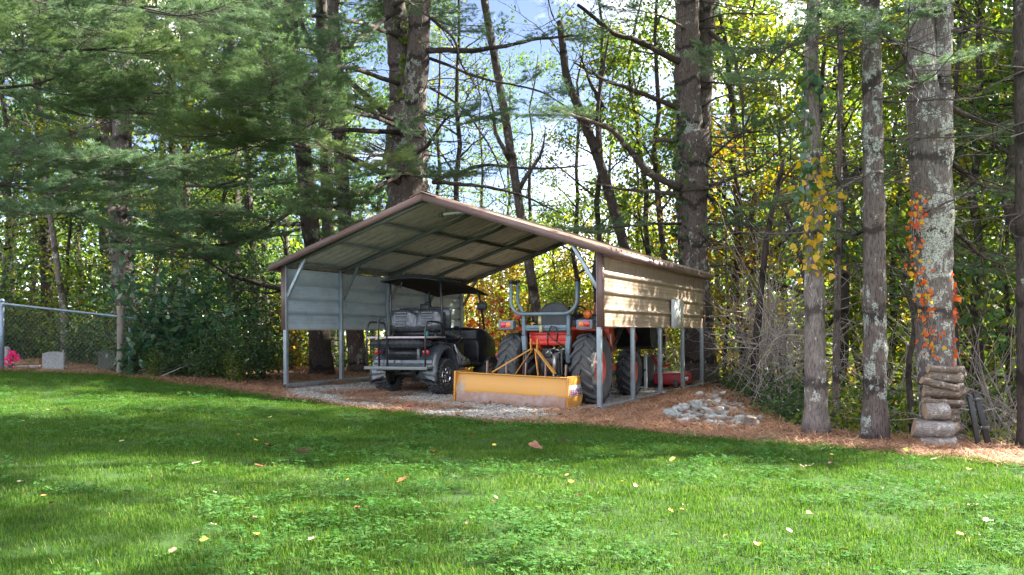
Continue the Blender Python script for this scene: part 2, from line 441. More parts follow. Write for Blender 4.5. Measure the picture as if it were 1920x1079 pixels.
# ------------------------------------------------------------------ terrain
CH = 0.4448
C0 = Vector((1.2111, 11.8933))                     # front right post of the carport
cF = np.array((math.sin(CH), math.cos(CH)))
cR = np.array((math.cos(CH), -math.sin(CH)))
EDGE = np.array([(-60, -30), (60, -30), (60, -18), (20, 0.5), (9, 6.9), (5.6, 9.1), (4.9, 9.75), (4.0, 9.9), (3.7, 10.1), (3.25, 10.3),
                 (3.6, 12.3), (4.0, 14.8), (4.4, 17.0), (4.5, 19.0), (2.0, 19.7), (-6, 20.2), (-14, 21), (-60, 24)], float)
def seg_dist(x, y, poly, closed=True):
    d = np.full(x.shape, 1e9)
    n = len(poly)
    for i in range(n if closed else n - 1):
        a, b = poly[i], poly[(i + 1) % n]
        ab = b - a
        t = np.clip(((x - a[0]) * ab[0] + (y - a[1]) * ab[1]) / (ab @ ab), 0, 1)
        d = np.minimum(d, np.hypot(x - a[0] - t * ab[0], y - a[1] - t * ab[1]))
    return d
def inside(x, y, poly):
    c = np.zeros(x.shape, bool)
    n = len(poly)
    for i in range(n):
        (x1, y1), (x2, y2) = poly[i], poly[(i + 1) % n]
        if y1 == y2: continue
        k = ((y1 > y) != (y2 > y)) & (x < (x2 - x1) * (y - y1) / (y2 - y1) + x1)
        c ^= k
    return c
def sstep(a, b, x):
    t = np.clip((x - a) / (b - a), 0, 1)
    return t * t * (3 - 2 * t)
def wob(x, y):
    return 0.5 * np.sin(x * 1.7 + 1.3 * np.sin(y * 0.9)) + 0.3 * np.sin(y * 2.3 + x * 0.7 + 1) + 0.2 * np.sin(x * 4.1 - y * 3.3)
def T(x, y):
    x, y = np.asarray(x, float), np.asarray(y, float)
    lx = (x - C0[0]) * cR[0] + (y - C0[1]) * cR[1]
    ly = (x - C0[0]) * cF[0] + (y - C0[1]) * cF[1]
    xx = np.clip(x, -16, 30)
    z = -0.045 * xx + 0.02 * wob(x * 0.6, y * 0.6)
    pz = -0.075 - 0.0377 * np.clip(lx, -6, 1)
    dx = np.maximum(np.maximum(lx - 0.05, -5.6 - lx), 0)
    dy = np.maximum(np.maximum(ly - 6.3, -0.15 - ly), 0)
    w = 1 - sstep(0.0, 1.0, np.hypot(dx, dy))
    z = z * (1 - w) + pz * w
    z = z + 0.17 * np.exp(-(seg_dist(x, y, np.array([(2.15, 11.2), (3.45, 15.0)]), False) / 0.5) ** 2)
    ins = inside(x, y, EDGE)
    d = np.where(ins, 0, seg_dist(x, y, EDGE))
    amp = 0.25 + 2.3 * sstep(-11, 1, x)
    z = z - amp * (1 - np.exp(-d / 2.2)) - 0.012 * np.minimum(d, 60) * sstep(-11, 1, x) + 0.25 * sstep(0.5, 3, d) * wob(x * 0.35, y * 0.35)
    return z
def hit(px, py):                                    # the ground point seen at a pixel
    a, b = ray(px, py)
    Y = np.arange(2.5, 45, 0.02)
    d = CAMZ + b * Y - T(a * Y, Y)
    i = np.argmax(d < 0) if (d < 0).any() else len(Y) - 1
    y = Y[i]
    return Vector((a * y, y, float(T(np.array([a * y]), np.array([y]))[0])))
def Tz(x, y): return float(T(np.array([x]), np.array([y]))[0])

LE = [(-420, 684), (-200, 692), (0, 698), (200, 705), (300, 716), (400, 731), (500, 746), (600, 760), (800, 784), (1000, 800), (1130, 803), (1300, 824), (1500, 838), (1700, 856), (1920, 877), (2200, 906)]
lawn_edge = [hit(*p) for p in LE]
LAWN = np.array([(-60, -30), (-60, lawn_edge[0].y)] + [(p.x, p.y) for p in lawn_edge] + [(60, -20), (60, -30)])
GE = [(528, 742), (640, 762), (760, 776), (900, 789), (1000, 792), (1080, 783), (1122, 776)]
ga = [hit(*p) for p in GE]
def carport_xy(lx, ly): return (C0[0] + lx * cR[0] + ly * cF[0], C0[1] + lx * cR[1] + ly * cF[1])
GRAVEL = np.array([(p.x, p.y) for p in ga] + [carport_xy(-0.05, 0.2), carport_xy(-0.05, 6.2), carport_xy(-5.4, 6.2), carport_xy(-5.4, 0.0)])

def grid(xs, ys):
    X, Y = np.meshgrid(xs, ys)
    n, m = len(xs), len(ys)
    i = np.arange(m - 1)[:, None] * n
    j = np.arange(n - 1)[None, :]
    f = np.stack([i + j, i + j + 1, i + n + j + 1, i + n + j], -1).reshape(-1, 4)
    return X.ravel(), Y.ravel(), f
xs, ys = np.arange(-16, 10.001, 0.1), np.arange(0.5, 24.001, 0.1)
gx, gy, gf = grid(xs, ys)
gz = T(gx, gy)
wx, wy = gx + 0.10 * wob(gx * 3, gy * 3), gy + 0.10 * wob(gy * 3 + 5, gx * 3)
cx, cy = wx[gf].mean(1), wy[gf].mean(1)
is_l = inside(cx, cy, LAWN)
is_g = inside(cx, cy, GRAVEL) & ~is_l
is_p = inside(cx, cy, EDGE) | (seg_dist(cx, cy, EDGE) < 0.7)
zone = np.where(is_l, 0, np.where(is_g, 1, np.where(is_p, 2, 3)))
def sheet(name, mask, mat, extra=None):
    mb = MB()
    f = gf[mask]
    used, inv = np.unique(f, return_inverse=True)
    mb.addn(np.stack([gx, gy, gz], -1)[used], inv.reshape(-1, 4))
    if extra: extra(mb)
    o = mb.build(name, mat, smooth=True)
    o['kind'] = 'structure'
    return o
def near_lawn(mb):                                  # the lawn goes on behind and beside the camera
    for (x0, x1, y0, y1) in ((-60, 60, -30, 0.5), (-60, -16, 0.5, 14.5), (10, 24, 0.5, 1.0)):
        X, Y, f = grid(np.linspace(x0, x1, 41), np.linspace(y0, y1, 16))
        mb.addn(np.stack([X, Y, T(X, Y)], -1), f)
lawn = sheet('lawn', zone == 0, M['g_lawn'], near_lawn)
gravel = sheet('gravel_pad', zone == 1, M['g_gravel'])
straw_strip = sheet('pine_straw_ground', zone == 2, M['g_straw'])
def far_floor(mb):
    for (x0, x1, y0, y1, nx, ny) in ((-160, -16, 14.5, 24, 73, 10), (10, 160, 1.0, 24, 76, 24), (-160, 160, 24, 240, 81, 55), (24, 160, 0.5, 1.0, 20, 2)):
        X, Y, f = grid(np.linspace(x0, x1, nx), np.linspace(y0, y1, ny))
        mb.addn(np.stack([X, Y, T(X, Y)], -1), f)
forest_floor = sheet('forest_floor', zone == 3, M['g_forest'], far_floor)
# ------------------------------------------------------------------ carport
CW, CL = 5.49, 6.04
PB, PT = 1.101, 2.046
BR, BL = -0.067, 0.14
EAVE_Z, RIDGE_Z, OV = 2.135, 3.085, 0.17
SL = (RIDGE_Z - EAVE_Z) / (CW / 2 + OV)
def roofz(x): return RIDGE_Z - SL * abs(x + CW / 2)
cp = thing('carport', 'open metal carport with brown trimmed gable roof and tan half walls', 'carport', (C0.x, C0.y, 0), -CH)
PS = 0.064
ypos = [PS / 2 + i * (CL - PS) / 4 for i in range(5)]
for side in (0, 1):
    x = -PS / 2 if side == 0 else -CW + PS / 2
    bz = BR if side == 0 else BL
    mb = MB()
    mb.box((x, CL / 2, bz + PS / 2), (PS, CL, PS))
    o = mb.build('base_rail', M['galv'], cp, bevel=0.004)
    mb = MB()
    mb.box((x, -0.0015, bz + PS / 2), (PS * 0.78, 0.003, PS * 0.78))
    mb.build('rail_end_shade', M['black'], cp)  # black plate on the solid rail end, painted shade of an open tube
    for i, y in enumerate(ypos):
        top = roofz(x) - 0.05
        mb = MB()
        mb.box((x, y, (bz + PS + top) / 2), (PS, PS, top - bz - PS))
        mb.build('post', M['galv'] if True else None, cp, bevel=0.005)
        # knee brace
        sg = -1 if side == 0 else 1
        mb = MB()
        xb = x + sg * 0.40
        mb.bar((x + sg * 0.03, y + 0.012, 1.62), (xb, y + 0.012, roofz(xb) - 0.085), 0.045, 0.05)
        mb.build('knee_brace', M['galv'] if i == 0 else M['galv_dark'], cp, bevel=0.004)  # front brace in the lighter steel, those behind it in the darker one
# rafters
for y in ypos:
    for sg in (-1, 1):
        mb = MB()
        xe = -CW / 2 + sg * CW / 2
        a = Vector((xe, y, roofz(xe) - 0.075)); b = Vector((-CW / 2 + sg * 0.002, y, RIDGE_Z - 0.075))
        mb.bar(a, b, PS, PS * 0.9, upv=(0, 1, 0))
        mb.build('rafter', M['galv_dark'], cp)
# lengthwise purlins (hat channels)
for sg in (-1, 1):
    for f in (0.02, 0.34, 0.64, 0.95):
        xx = -CW / 2 + sg * (CW / 2 + OV * 0.3) * f
        mb = MB()
        for (w, dz, h) in ((0.10, 0.024, 0.006), (0.05, 0.036, 0.022)):
            mb.box((xx, CL / 2, roofz(xx) - dz), (w, CL + 0.24, h))
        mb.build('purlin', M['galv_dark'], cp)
# ribbed sheets: profile u (across), h (relief); two skins with their own colour
def ribbed(us, hs, place, th, mats, name, parent):
    mb = MB()
    k = len(us)
    for s_, m_ in ((0, 0), (1, 1)):
        v = []
        for e in (0, 1):
            for u, h in zip(us, hs):
                v.append(place(u, e, h - s_ * th))
        f = [(i, i + 1, k + i + 1, k + i) for i in range(k - 1)]
        if s_: f = [q[::-1] for q in f]
        mb.add(v, f, m_)
    for e in (0, 1):                                        # cut edges
        v = [place(u, e, h) for u, h in zip(us, hs)] + [place(u, e, h - th) for u, h in zip(us, hs)]
        f = [(i, i + 1, k + i + 1, k + i) for i in range(k - 1)]
        mb.add(v, f, 0)
    return mb.build(name, mats, parent)
def profile(width, pitch, rib, height, minor=0):
    us, hs = [0.0], [0.0]
    n = int(round(width / pitch))
    for i in range(n):
        c = (i + 0.5) * width / n
        a = c - width / n / 2
        for q in range(minor):                              # small stiffening beads
            m_ = a + (q + 1) * (width / n / 2 - rib) / (minor + 1)
            us += [m_ - 0.008, m_ - 0.004, m_ + 0.004, m_ + 0.008]; hs += [0, 0.0035, 0.0035, 0]
        us += [c - rib, c - rib * 0.45, c + rib * 0.45, c + rib]; hs += [0, height, height, 0]
        for q in range(minor):
            m_ = c + rib + (q + 1) * (width / n / 2 - rib) / (minor + 1)
            us += [m_ - 0.008, m_ - 0.004, m_ + 0.004, m_ + 0.008]; hs += [0, 0.0035, 0.0035, 0]
    us.append(width); hs.append(0)
    return us, hs
# walls: ribs run along the length
us = [0.0]; hs = [0.0]
for r in (0.225, 0.47, 0.715):
    a0 = us[-1] + 0.03
    for q in (0.33, 0.67):
        m_ = a0 + q * (r - 0.03 - a0)
        us += [m_ - 0.010, m_ - 0.005, m_ + 0.005, m_ + 0.010]; hs += [0, 0.002, 0.002, 0]
    us += [r - 0.023, r - 0.017, r + 0.017, r + 0.023]; hs += [0, 0.034, 0.034, 0]
us.append(PT - PB + 0.05); hs.append(0)
for side in (0, 1):
    sg = 1 if side == 0 else -1
    xw = 0.006 if side == 0 else -CW - 0.006
    pl = lambda u, e, h, xw=xw, sg=sg: (xw + sg * h, 0.02 + e * (CL - 0.02), PB + u)
    ribbed(us, hs, pl, 0.003, [M['siding'], M['siding_in']], 'siding_panel', cp)
    mb = MB()
    mb.box((xw + sg * 0.006, CL / 2, PB - 0.012), (0.022, CL, 0.02)); mb.build('siding_edge_trim', M['siding'], cp)
    # corner trims front and rear, an L round each outer corner
    for yy, q in ((0, -1), (CL, 1)):
        mb = MB()
        mb.box((xw + sg * 0.026, yy - q * 0.035, (PB + PT) / 2 + 0.03), (0.004, 0.07, PT - PB + 0.10))
        mb.box((xw - sg * 0.018, yy + q * 0.004, (PB + PT) / 2 + 0.03), (0.088, 0.004, PT - PB + 0.10))
        mb.build('corner_trim', M['trim'], cp)
# white patch panel on the outside of the right wall
mb = MB()
mb.box((0.040, 3.90, 1.325), (0.003, 0.80, 0.50))
pw = mb.build('white_patch', M['white'], cp)
# roof sheets
RY0, RY1 = -0.15, CL + 0.15
NS = 7
wid = (RY1 - RY0) / NS
us, hs = profile(wid, 0.225, 0.026, 0.026, 1)
for sg in (-1, 1):
    for i in range(NS):
        y0 = RY0 + i * wid
        xe, xr = -CW / 2 + sg * (CW / 2 + OV), -CW / 2 + sg * 0.01
        pl = lambda u, e, h, y0=y0, xe=xe, xr=xr, i=i: ((xe, xr)[e], y0 + u * 0.9985, roofz((xe, xr)[e]) + h + 0.0008 * (i % 2))
        ribbed(us, hs, pl, 0.003, [M['roof_top'], M['roof_in']], 'roof_panel', cp)
# ridge cap
mb = MB()
for sg in (-1, 1):
    a = Vector((-CW / 2 + sg * 0.20, 0, roofz(-CW / 2 + 0.20) + 0.026)); b = Vector((-CW / 2, 0, RIDGE_Z + 0.036))
    v = [(a.x, RY0 - 0.02, a.z), (a.x, RY1 + 0.02, a.z), (b.x, RY1 + 0.02, b.z), (b.x, RY0 - 0.02, b.z)]
    v += [(p[0], p[1], p[2] - 0.012) for p in v]
    mb.add(v, [(0, 1, 2, 3), (7, 6, 5, 4), (0, 3, 7, 4), (1, 5, 6, 2), (0, 4, 5, 1)])
mb.build('ridge_cap', M['roof_top'], cp)
# gable trims front and rear and eave fascias
for yy, q in ((RY0, -1), (RY1, 1)):
    for sg in (-1, 1):
        xe = -CW / 2 + sg * (CW / 2 + OV)
        xm = -CW / 2
        v = []
        for (dy, dz) in ((0.0, 0.004), (0.0, -0.098), (-q * 0.05, -0.098), (-q * 0.05, -0.094), (-q * 0.004, -0.094), (-q * 0.004, 0.004)):
            v.append((xe, yy + q * 0.006 + dy, roofz(xe) + dz)); v.append((xm, yy + q * 0.006 + dy, RIDGE_Z + dz))
        mb = MB()
        n = 6
        f = [(2 * i, 2 * i + 1, 2 * ((i + 1) % n) + 1, 2 * ((i + 1) % n)) for i in range(n)]
        f += [tuple(2 * i for i in range(n)), tuple(2 * i + 1 for i in range(n))[::-1]]
        mb.add(v, f)
        mb.build('gable_trim', M['trim'], cp)
for sg in (-1, 1):
    xe = -CW / 2 + sg * (CW / 2 + OV)
    mb = MB()
    mb.box((xe + sg * 0.004, CL / 2, roofz(xe) - 0.047), (0.005, RY1 - RY0 - 0.01, 0.086))
    mb.box((xe - sg * 0.05, CL / 2, roofz(xe) - 0.092), (0.10, RY1 - RY0 - 0.02, 0.004))
    mb.build('eave_fascia', M['trim'], cp)
    mb = MB()
    mb.box((xe - sg * 0.155, CL / 2, roofz(xe) - 0.10), (0.012, CL, 0.03)); mb.build('eave_trim', M['siding'], cp)
# shop light hung under the ridge
lt = thing('shop_light', 'small white tube light hanging under the carport ridge', 'light', tuple(Matrix.Translation(cp.location) @ Matrix.Rotation(-CH, 4, 'Z') @ Vector((-2.56, 0.55, 2.87))), -CH - 0.25)
mb = MB(); mb.box((0, 0, 0), (0.5, 0.07, 0.035)); mb.build('housing', M['white'], lt, bevel=0.012)
mb = MB(); mb.box((0, -0.01, -0.022), (0.46, 0.05, 0.012)); mb.build('diffuser', M['silver'], lt, bevel=0.004)
mb = MB(); mb.box((-0.31, 0, 0.0), (0.05, 0.06, 0.07)); mb.build('junction_box', M['galv_dark'], lt, bevel=0.004)
mb = MB(); mb.tube([(-0.2, 0, 0.0), (-0.2, 0, 0.12)], 0.004, 5); mb.tube([(0.2, 0, 0), (0.2, 0, 0.12)], 0.004, 5); mb.build('hanger', M['cable'], lt)

# ------------------------------------------------------------------ wheels
def arc(c, r, a0, a1, n, plane='yz', x=0):
    return [(x, c[0] + r * math.cos(a0 + (a1 - a0) * i / n), c[1] + r * math.sin(a0 + (a1 - a0) * i / n)) for i in range(n + 1)]
def tyre(name, parent, r, w, rin, mat, loc, flip=1):
    h = w / 2
    prof = [(-h * 0.62, rin), (-h * 0.9, rin + 0.25 * (r - rin)), (-h, rin + 0.55 * (r - rin)), (-h * 0.93, r - 0.10 * r), (-h * 0.8, r - 0.04 * r), (-h * 0.4, r - 0.012 * r), (0, r - 0.006 * r),
            (h * 0.4, r - 0.012 * r), (h * 0.8, r - 0.04 * r), (h * 0.93, r - 0.10 * r), (h, rin + 0.55 * (r - rin)), (h * 0.9, rin + 0.25 * (r - rin)), (h * 0.62, rin)]
    mb = MB(); mb.lathe(prof, 'x', (0, 0, 0), 48)
    o = mb.build(name, mat, parent, smooth=True)
    o.location = loc
    return o
def chevrons(parent, r, w, n, hgt, mat, wide=0.30, sweep=0.42, sgn=1):
    mb = MB()
    h = w / 2
    K = 5
    for side in (-1, 1):
        for i in range(n):
            th0 = (i + (0.5 if side > 0 else 0)) * 2 * PI / n
            v = []
            for k in range(K + 1):
                t = k / K
                xx = side * (-0.04 * h + t * h * 1.04)
                edge = max(0, abs(xx) / h - 0.72) / 0.28
                rb = r * (0.992 - 0.055 * edge)
                bw = wide * (1.0 if k else 0.75) * (2 * PI / n)
                for dth, rr in ((0, rb - 0.02 * r), (0.0, rb + hgt * 0.9), (bw * 0.5, rb + hgt), (bw, rb + hgt * 0.9), (bw, rb - 0.02 * r)):
                    a = th0 + sgn * sweep * t * 1.0 * (2 * PI / n) * 2.2 + dth
                    v.append((xx, rr * math.cos(a), rr * math.sin(a)))
            f = []
            for k in range(K):
                for q in range(4):
                    f.append((k * 5 + q, k * 5 + q + 1, (k + 1) * 5 + q + 1, (k + 1) * 5 + q))
            f += [(0, 1, 2, 3, 4), tuple(K * 5 + q for q in (4, 3, 2, 1, 0))]
            mb.add(v, f)
    o = mb.build('tread', mat, parent, bevel=0)
    return o
def blocks(parent, r, w, n, hgt, mat, rng):
    mb = MB()
    h = w / 2
    cols = [-0.86, -0.44, 0.0, 0.44, 0.86]
    for ci, c in enumerate(cols):
        for i in range(n):
            th = (i + (ci % 2) * 0.5) * 2 * PI / n
            rb = r * (0.992 - (0.045 if abs(c) > 0.7 else 0))
            rad = Vector((0, math.cos(th), math.sin(th))); tan = Vector((0, -math.sin(th), math.cos(th)))
            R = Matrix((Vector((1, 0, 0)), tan, rad)).transposed() @ Matrix.Rotation((0.5 if ci % 2 else -0.5) * (1 if abs(c) < 0.7 else 0.3), 3, 'Z')
            mb.box(Vector((c * h, 0, 0)) + rad * (rb), (0.16 * w + (0.03 if abs(c) > 0.7 else 0), 2 * PI * r / n * 0.58, hgt * 2), R, taper=0.82)
    return mb.build('tread', mat, parent)
def wheel(name, parent, loc, r, w, rin, tmat, kind, rimmat, side, sgn=1):
    t = tyre(name, parent, r, w, rin, tmat, loc)
    if kind == 'bar': chevrons(t, r, w, 16, 0.034 if r > 0.45 else 0.026, tmat, sgn=sgn)
    else: blocks(t, r, w, 26, 0.012, tmat, random)
    s = side
    h = w / 2
    mb = MB()
    if kind == 'bar':
        pr = [(s * h * 0.64, rin * 1.02), (s * h * 0.72, rin * 1.0), (s * h * 0.66, rin * 0.93), (s * h * 0.30, rin * 0.86), (s * h * 0.22, rin * 0.5), (s * h * 0.42, rin * 0.36), (s * h * 0.5, 0.001)]
        mb.lathe(pr, 'x', (0, 0, 0), 36)
        pr = [(-s * h * 0.64, rin * 1.02), (-s * h * 0.7, rin * 0.97), (-s * h * 0.2, rin * 0.88), (s * h * 0.1, rin * 0.6), (s * h * 0.1, 0.001)]
        mb.lathe(pr, 'x', (0, 0, 0), 36)
        rm = mb.build('rim', rimmat, t, smooth=True)
        mb = MB()
        for k in range(6):
            a = k * PI / 3
            mb.cyl((s * h * 0.3, rin * 0.26 * math.cos(a), rin * 0.26 * math.sin(a)), (s * h * 0.58, rin * 0.26 * math.cos(a), rin * 0.26 * math.sin(a)), 0.012, 6)
        mb.build('wheel_nuts', M['iron'], t)
    else:
        pr = [(s * h * 0.62, rin * 1.0), (s * h * 0.86, rin * 1.04), (s * h * 0.88, rin * 0.97), (s * h * 0.5, rin * 0.9), (-s * h * 0.5, rin * 0.86), (-s * h * 0.6, rin * 1.0)]
        mb.lathe(pr, 'x', (0, 0, 0), 36)
        rm = mb.build('rim', rimmat, t, smooth=True)
        mb = MB()
        for k in range(8):
            a = k * PI / 4
            p0 = Vector((s * h * 0.62, rin * 0.22 * math.cos(a), rin * 0.22 * math.sin(a))); p1 = Vector((s * h * 0.72, rin * 0.95 * math.cos(a), rin * 0.95 * math.sin(a)))
            mb.bar(p0, p1, 0.034, 0.022, upv=(1, 0, 0))
        mb.cyl((s * h * 0.4, 0, 0), (s * h * 0.74, 0, 0), rin * 0.3, 16)
        mb.build('spokes', M['chrome'], t)
        mb = MB(); mb.lathe([(s * h * 0.25, rin * 0.88), (s * h * 0.25, 0.001)], 'x', (0, 0, 0), 24); mb.build('brake_drum', M['iron'], t)
    return t

# ------------------------------------------------------------------ tractor
TO = Vector((0.655, 13.24)); TH = 0.4448
tz = -0.055 + 0.0377 * 0 
tr = thing('tractor', 'orange compact tractor with blue grey folded roll bar and raised front loader', 'tractor', (TO.x, TO.y, Tz(TO.x, TO.y)), -TH)
RW = 0.51
for s in (-1, 1):
    wheel('rear_wheel', tr, (s * 0.60, 0, RW), RW, 0.34, 0.27, M['rubber_grey'], 'bar', M['rim'], s, 1)
    wheel('front_wheel', tr, (s * 0.57, 1.86, 0.37), 0.37, 0.26, 0.19, M['rubber'], 'bar', M['rim'], s, 1)
# rear housing
mb = MB()
mb.box((0, 0.15, 0.55), (0.34, 0.75, 0.36)); mb.box((0, 0.9, 0.52), (0.3, 0.9, 0.3)); mb.cyl((-0.5, 0, RW), (0.5, 0, RW), 0.085, 14); mb.box((0.0, -0.27, 0.56), (0.24, 0.14, 0.26))
mb.cyl((-0.45, 1.86, 0.37), (0.45, 1.86, 0.37), 0.05, 12); mb.box((0, 1.9, 0.55), (0.26, 0.7, 0.3))
mb.build('transmission', M['iron'], tr, bevel=0.02)
mb = MB()                                                    # hitch clutter
mb.cyl((0, -0.34, 0.55), (0, -0.44, 0.55), 0.03, 10); mb.cyl((0, -0.32, 0.55), (0, -0.38, 0.55), 0.09, 14)
for s in (-1, 1):
    mb.bar((s * 0.25, -0.1, 0.42), (s * 0.33, -0.72, 0.40), 0.03, 0.06)
    mb.bar((s * 0.14, -0.2, 0.80), (s * 0.30, -0.48, 0.76), 0.05, 0.04)
    mb.bar((s * 0.2, -0.2, 0.74), (s * 0.34, -0.3, 0.62), 0.06, 0.05)
    mb.cyl((s * 0.3, -0.48, 0.77), (s * 0.31, -0.5, 0.40), 0.016, 8)
mb.cyl((-0.3, -0.22, 0.78), (0.3, -0.22, 0.78), 0.035, 12)
mb.box((0.02, -0.3, 0.74), (0.14, 0.14, 0.12)); mb.box((-0.12, -0.26, 0.68), (0.1, 0.12, 0.16)); mb.box((0.16, -0.28, 0.70), (0.09, 0.12, 0.1))
mb.bar((-0.1, -0.3, 0.62), (-0.16, -0.62, 0.46), 0.05, 0.05)
mb.build('hitch', M['iron'], tr, bevel=0.008)
mb = MB(); mb.cyl((0.20, -0.5, 0.72), (0.20, -0.52, 0.47), 0.032, 12); mb.cyl((0.20, -0.52, 0.5), (0.19, -0.54, 0.34), 0.018, 10); mb.box((0.19, -0.54, 0.36), (0.05, 0.03, 0.10))
mb.build('levelling_box', M['steelbright'], tr, smooth=False)
mb = MB()
rr = random.Random(4)
for k in range(9):
    p = Vector((rr.uniform(-0.1, 0.28), -0.34 - rr.random() * 0.08, rr.uniform(0.68, 0.80)))
    q = p + Vector((rr.uniform(-0.1, 0.1), -0.02, rr.uniform(-0.05, 0.09)))
    mb.cyl(p, q, rr.uniform(0.008, 0.016), 8)
mb.build('couplers', M['steelbright'], tr)
mb = MB()
mb.tube([(0.02, -0.30, 0.76), (0.04, -0.38, 0.9), (0.06, -0.42, 1.04), (0.12, -0.43, 1.14), (0.19, -0.42, 1.12), (0.21, -0.40, 1.02), (0.18, -0.37, 0.92)], 0.011, 8)
mb.tube([(0.06, -0.39, 1.03), (0.10, -0.42, 0.98), (0.16, -0.40, 0.93), (0.26, -0.36, 0.86), (0.31, -0.3, 0.80)], 0.010, 8)
mb.build('hydraulic_hose', M['cable'], tr, smooth=True)
# rear panel and fenders
mb = MB()
mb.box((0, -0.20, 0.96), (0.66, 0.05, 0.19)); mb.box((0, -0.215, 1.03), (0.62, 0.05, 0.05)); mb.box((0, -0.22, 0.89), (0.62, 0.05, 0.07))
mb.build('rear_panel', M['red'], tr, bevel=0.012)
for s in (-1, 1):
    pts = []
    for k in range(9):
        a = math.radians(72 + k * 11.5)
        pts.append((0 + (RW + 0.10) * math.cos(PI - a) * 0.98, RW + 0.02 + (RW + 0.10) * math.sin(a) * 1.02))
    v = []
    for (y, z) in pts: v += [(s * 0.33, y, z), (s * 0.72, y, z - 0.012), (s * 0.72, y, z - 0.05), (s * 0.33, y, z - 0.03)]
    f = []
    for k in range(8):
        for q in range(4): f.append((4 * k + q, 4 * k + (q + 1) % 4, 4 * k + 4 + (q + 1) % 4, 4 * k + 4 + q))
    f += [(0, 1, 2, 3), (35, 34, 33, 32)]
    mb = MB(); mb.add(v[:], f)
    # inner wall of the fender
    v2 = [(s * 0.335, y, z) for (y, z) in pts] + [(s * 0.335, y * 0.6, 0.72) for (y, z) in pts]
    mb.add(v2, [(k, k + 1, 9 + k + 1, 9 + k) for k in range(8)])
    mb.build('fender', M['orange'], tr, bevel=0.01)
    hx = s * 0.63
    mb = MB(); mb.box((hx, -0.36, 1.16), (0.25, 0.12, 0.14)); tl = mb.build('tail_light', M['bluegrey'], tr, bevel=0.012)
    mb = MB(); mb.box((hx + s * 0.045, -0.424, 1.165), (0.085, 0.012, 0.085)); mb.build('lens', M['lensred' if s > 0 else 'lensred'], tl, bevel=0.006)
    mb = MB(); mb.box((hx - s * 0.045, -0.423, 1.165), (0.08, 0.012, 0.075)); mb.build('lens', M['amber'], tl, bevel=0.006)
    mb = MB(); mb.lathe([(-0.055, 0.001), (-0.052, 0.05), (-0.03, 0.066), (0.03, 0.06), (0.05, 0.03), (0.052, 0.001)], 'y', (s * 0.57, -0.1, 1.31), 20)
    mb.build('indicator', M['amber' if s > 0 else 'rim'], tr, smooth=True)
    mb = MB(); mb.cyl((s * 0.57, -0.08, 1.26), (s * 0.57, -0.02, 1.12), 0.015, 8); mb.build('indicator_stalk', M['black'], tr)
# roll bar
for s in (-1, 1):
    mb = MB()
    mb.bar((s * 0.34, -0.34, 0.72), (s * 0.36, -0.34, 1.0), 0.07, 0.075); mb.bar((s * 0.36, -0.34, 1.0), (s * 0.36, -0.345, 1.33), 0.055, 0.06)
    mb.bar((s * 0.33, -0.3, 0.60), (s * 0.345, -0.34, 0.78), 0.07, 0.07)
    mb.build('roll_bar_post', M['bluegrey'], tr, bevel=0.01)
    mb = MB()
    mb.tube([(s * 0.36, -0.33, 1.30), (s * 0.40, -0.32, 1.38), (s * 0.47, -0.30, 1.47), (s * 0.49, -0.29, 1.54), (s * 0.49, -0.28, 1.80)], 0.025, 12)
    mb.build('roll_bar_upright', M['bluegrey'], tr, smooth=True)
    mb = MB(); mb.cyl((s * 0.53, -0.43, 1.785), (s * 0.53, -0.43, 1.83), 0.036, 12); mb.cyl((s * 0.49, -0.28, 1.80), (s * 0.49, -0.28, 1.84), 0.036, 12); mb.box((s * 0.51, -0.36, 1.80), (0.05, 0.12, 0.05))
    mb.build('hinge_cap', M['black'], tr)
hoop = []
for s in (-1, 1):
    side_pts = [(s * 0.53, -0.43, 1.80), (s * 0.53, -0.44, 1.52)]
    for k in range(1, 7):
        a = k / 6 * PI / 2
        side_pts.append((s * (0.53 - 0.2 * (1 - math.cos(a))), -0.44 - 0.02 * k / 6, 1.52 - 0.2 * math.sin(a)))
    hoop.append(side_pts)
mb = MB(); mb.tube(hoop[0] + hoop[1][::-1], 0.026, 12); mb.build('roll_bar_hoop', M['bluegrey'], tr, smooth=True)
mb = MB(); mb.box((0, -0.335, 1.115), (0.66, 0.06, 0.085)); mb.box((0, -0.37, 1.115), (0.62, 0.02, 0.02)); mb.build('cross_beam', M['bluegrey'], tr, bevel=0.008)
mb = MB(); mb.box((-0.07, -0.42, 1.23), (0.05, 0.012, 0.13)); mb.box((-0.06, -0.41, 1.10), (0.045, 0.012, 0.10)); mb.build('tag_strap', paint('yellowed_tag', (0.55, 0.5, 0.25), None, 5), tr)
# seat
prof = [(-0.24, 0.0), (-0.25, 0.2), (-0.22, 0.36), (-0.13, 0.44), (0.0, 0.455), (0.13, 0.44), (0.22, 0.36), (0.25, 0.2), (0.24, 0.0)]
v = []
for (y, b) in ((-0.06, 0.96), (-0.09, 1.0), (-0.02, 1.0), (0.06, 0.94)):
    v += [(x * b, y + 0.10 - z * 0.12, 1.05 + z * b) for (x, z) in prof]
f = []
for k in range(3):
    for q in range(8): f.append((9 * k + q, 9 * k + q + 1, 9 * k + 10 + q, 9 * k + 9 + q))
f += [tuple(range(9))[::-1], tuple(range(27, 36))]
f += [(0, 9, 10, 1)] if False else []
mb = MB(); mb.add(v, f); mb.box((0, 0.3, 1.03), (0.46, 0.44, 0.1)); mb.build('seat', M['greyplastic'], tr, bevel=0.015)
mb = MB(); mb.box((0, -0.035, 1.33), (0.09, 0.015, 0.012)); mb.box((0, -0.02, 1.36), (0.4, 0.01, 0.008)); mb.build('seat_seam', M['black'], tr)
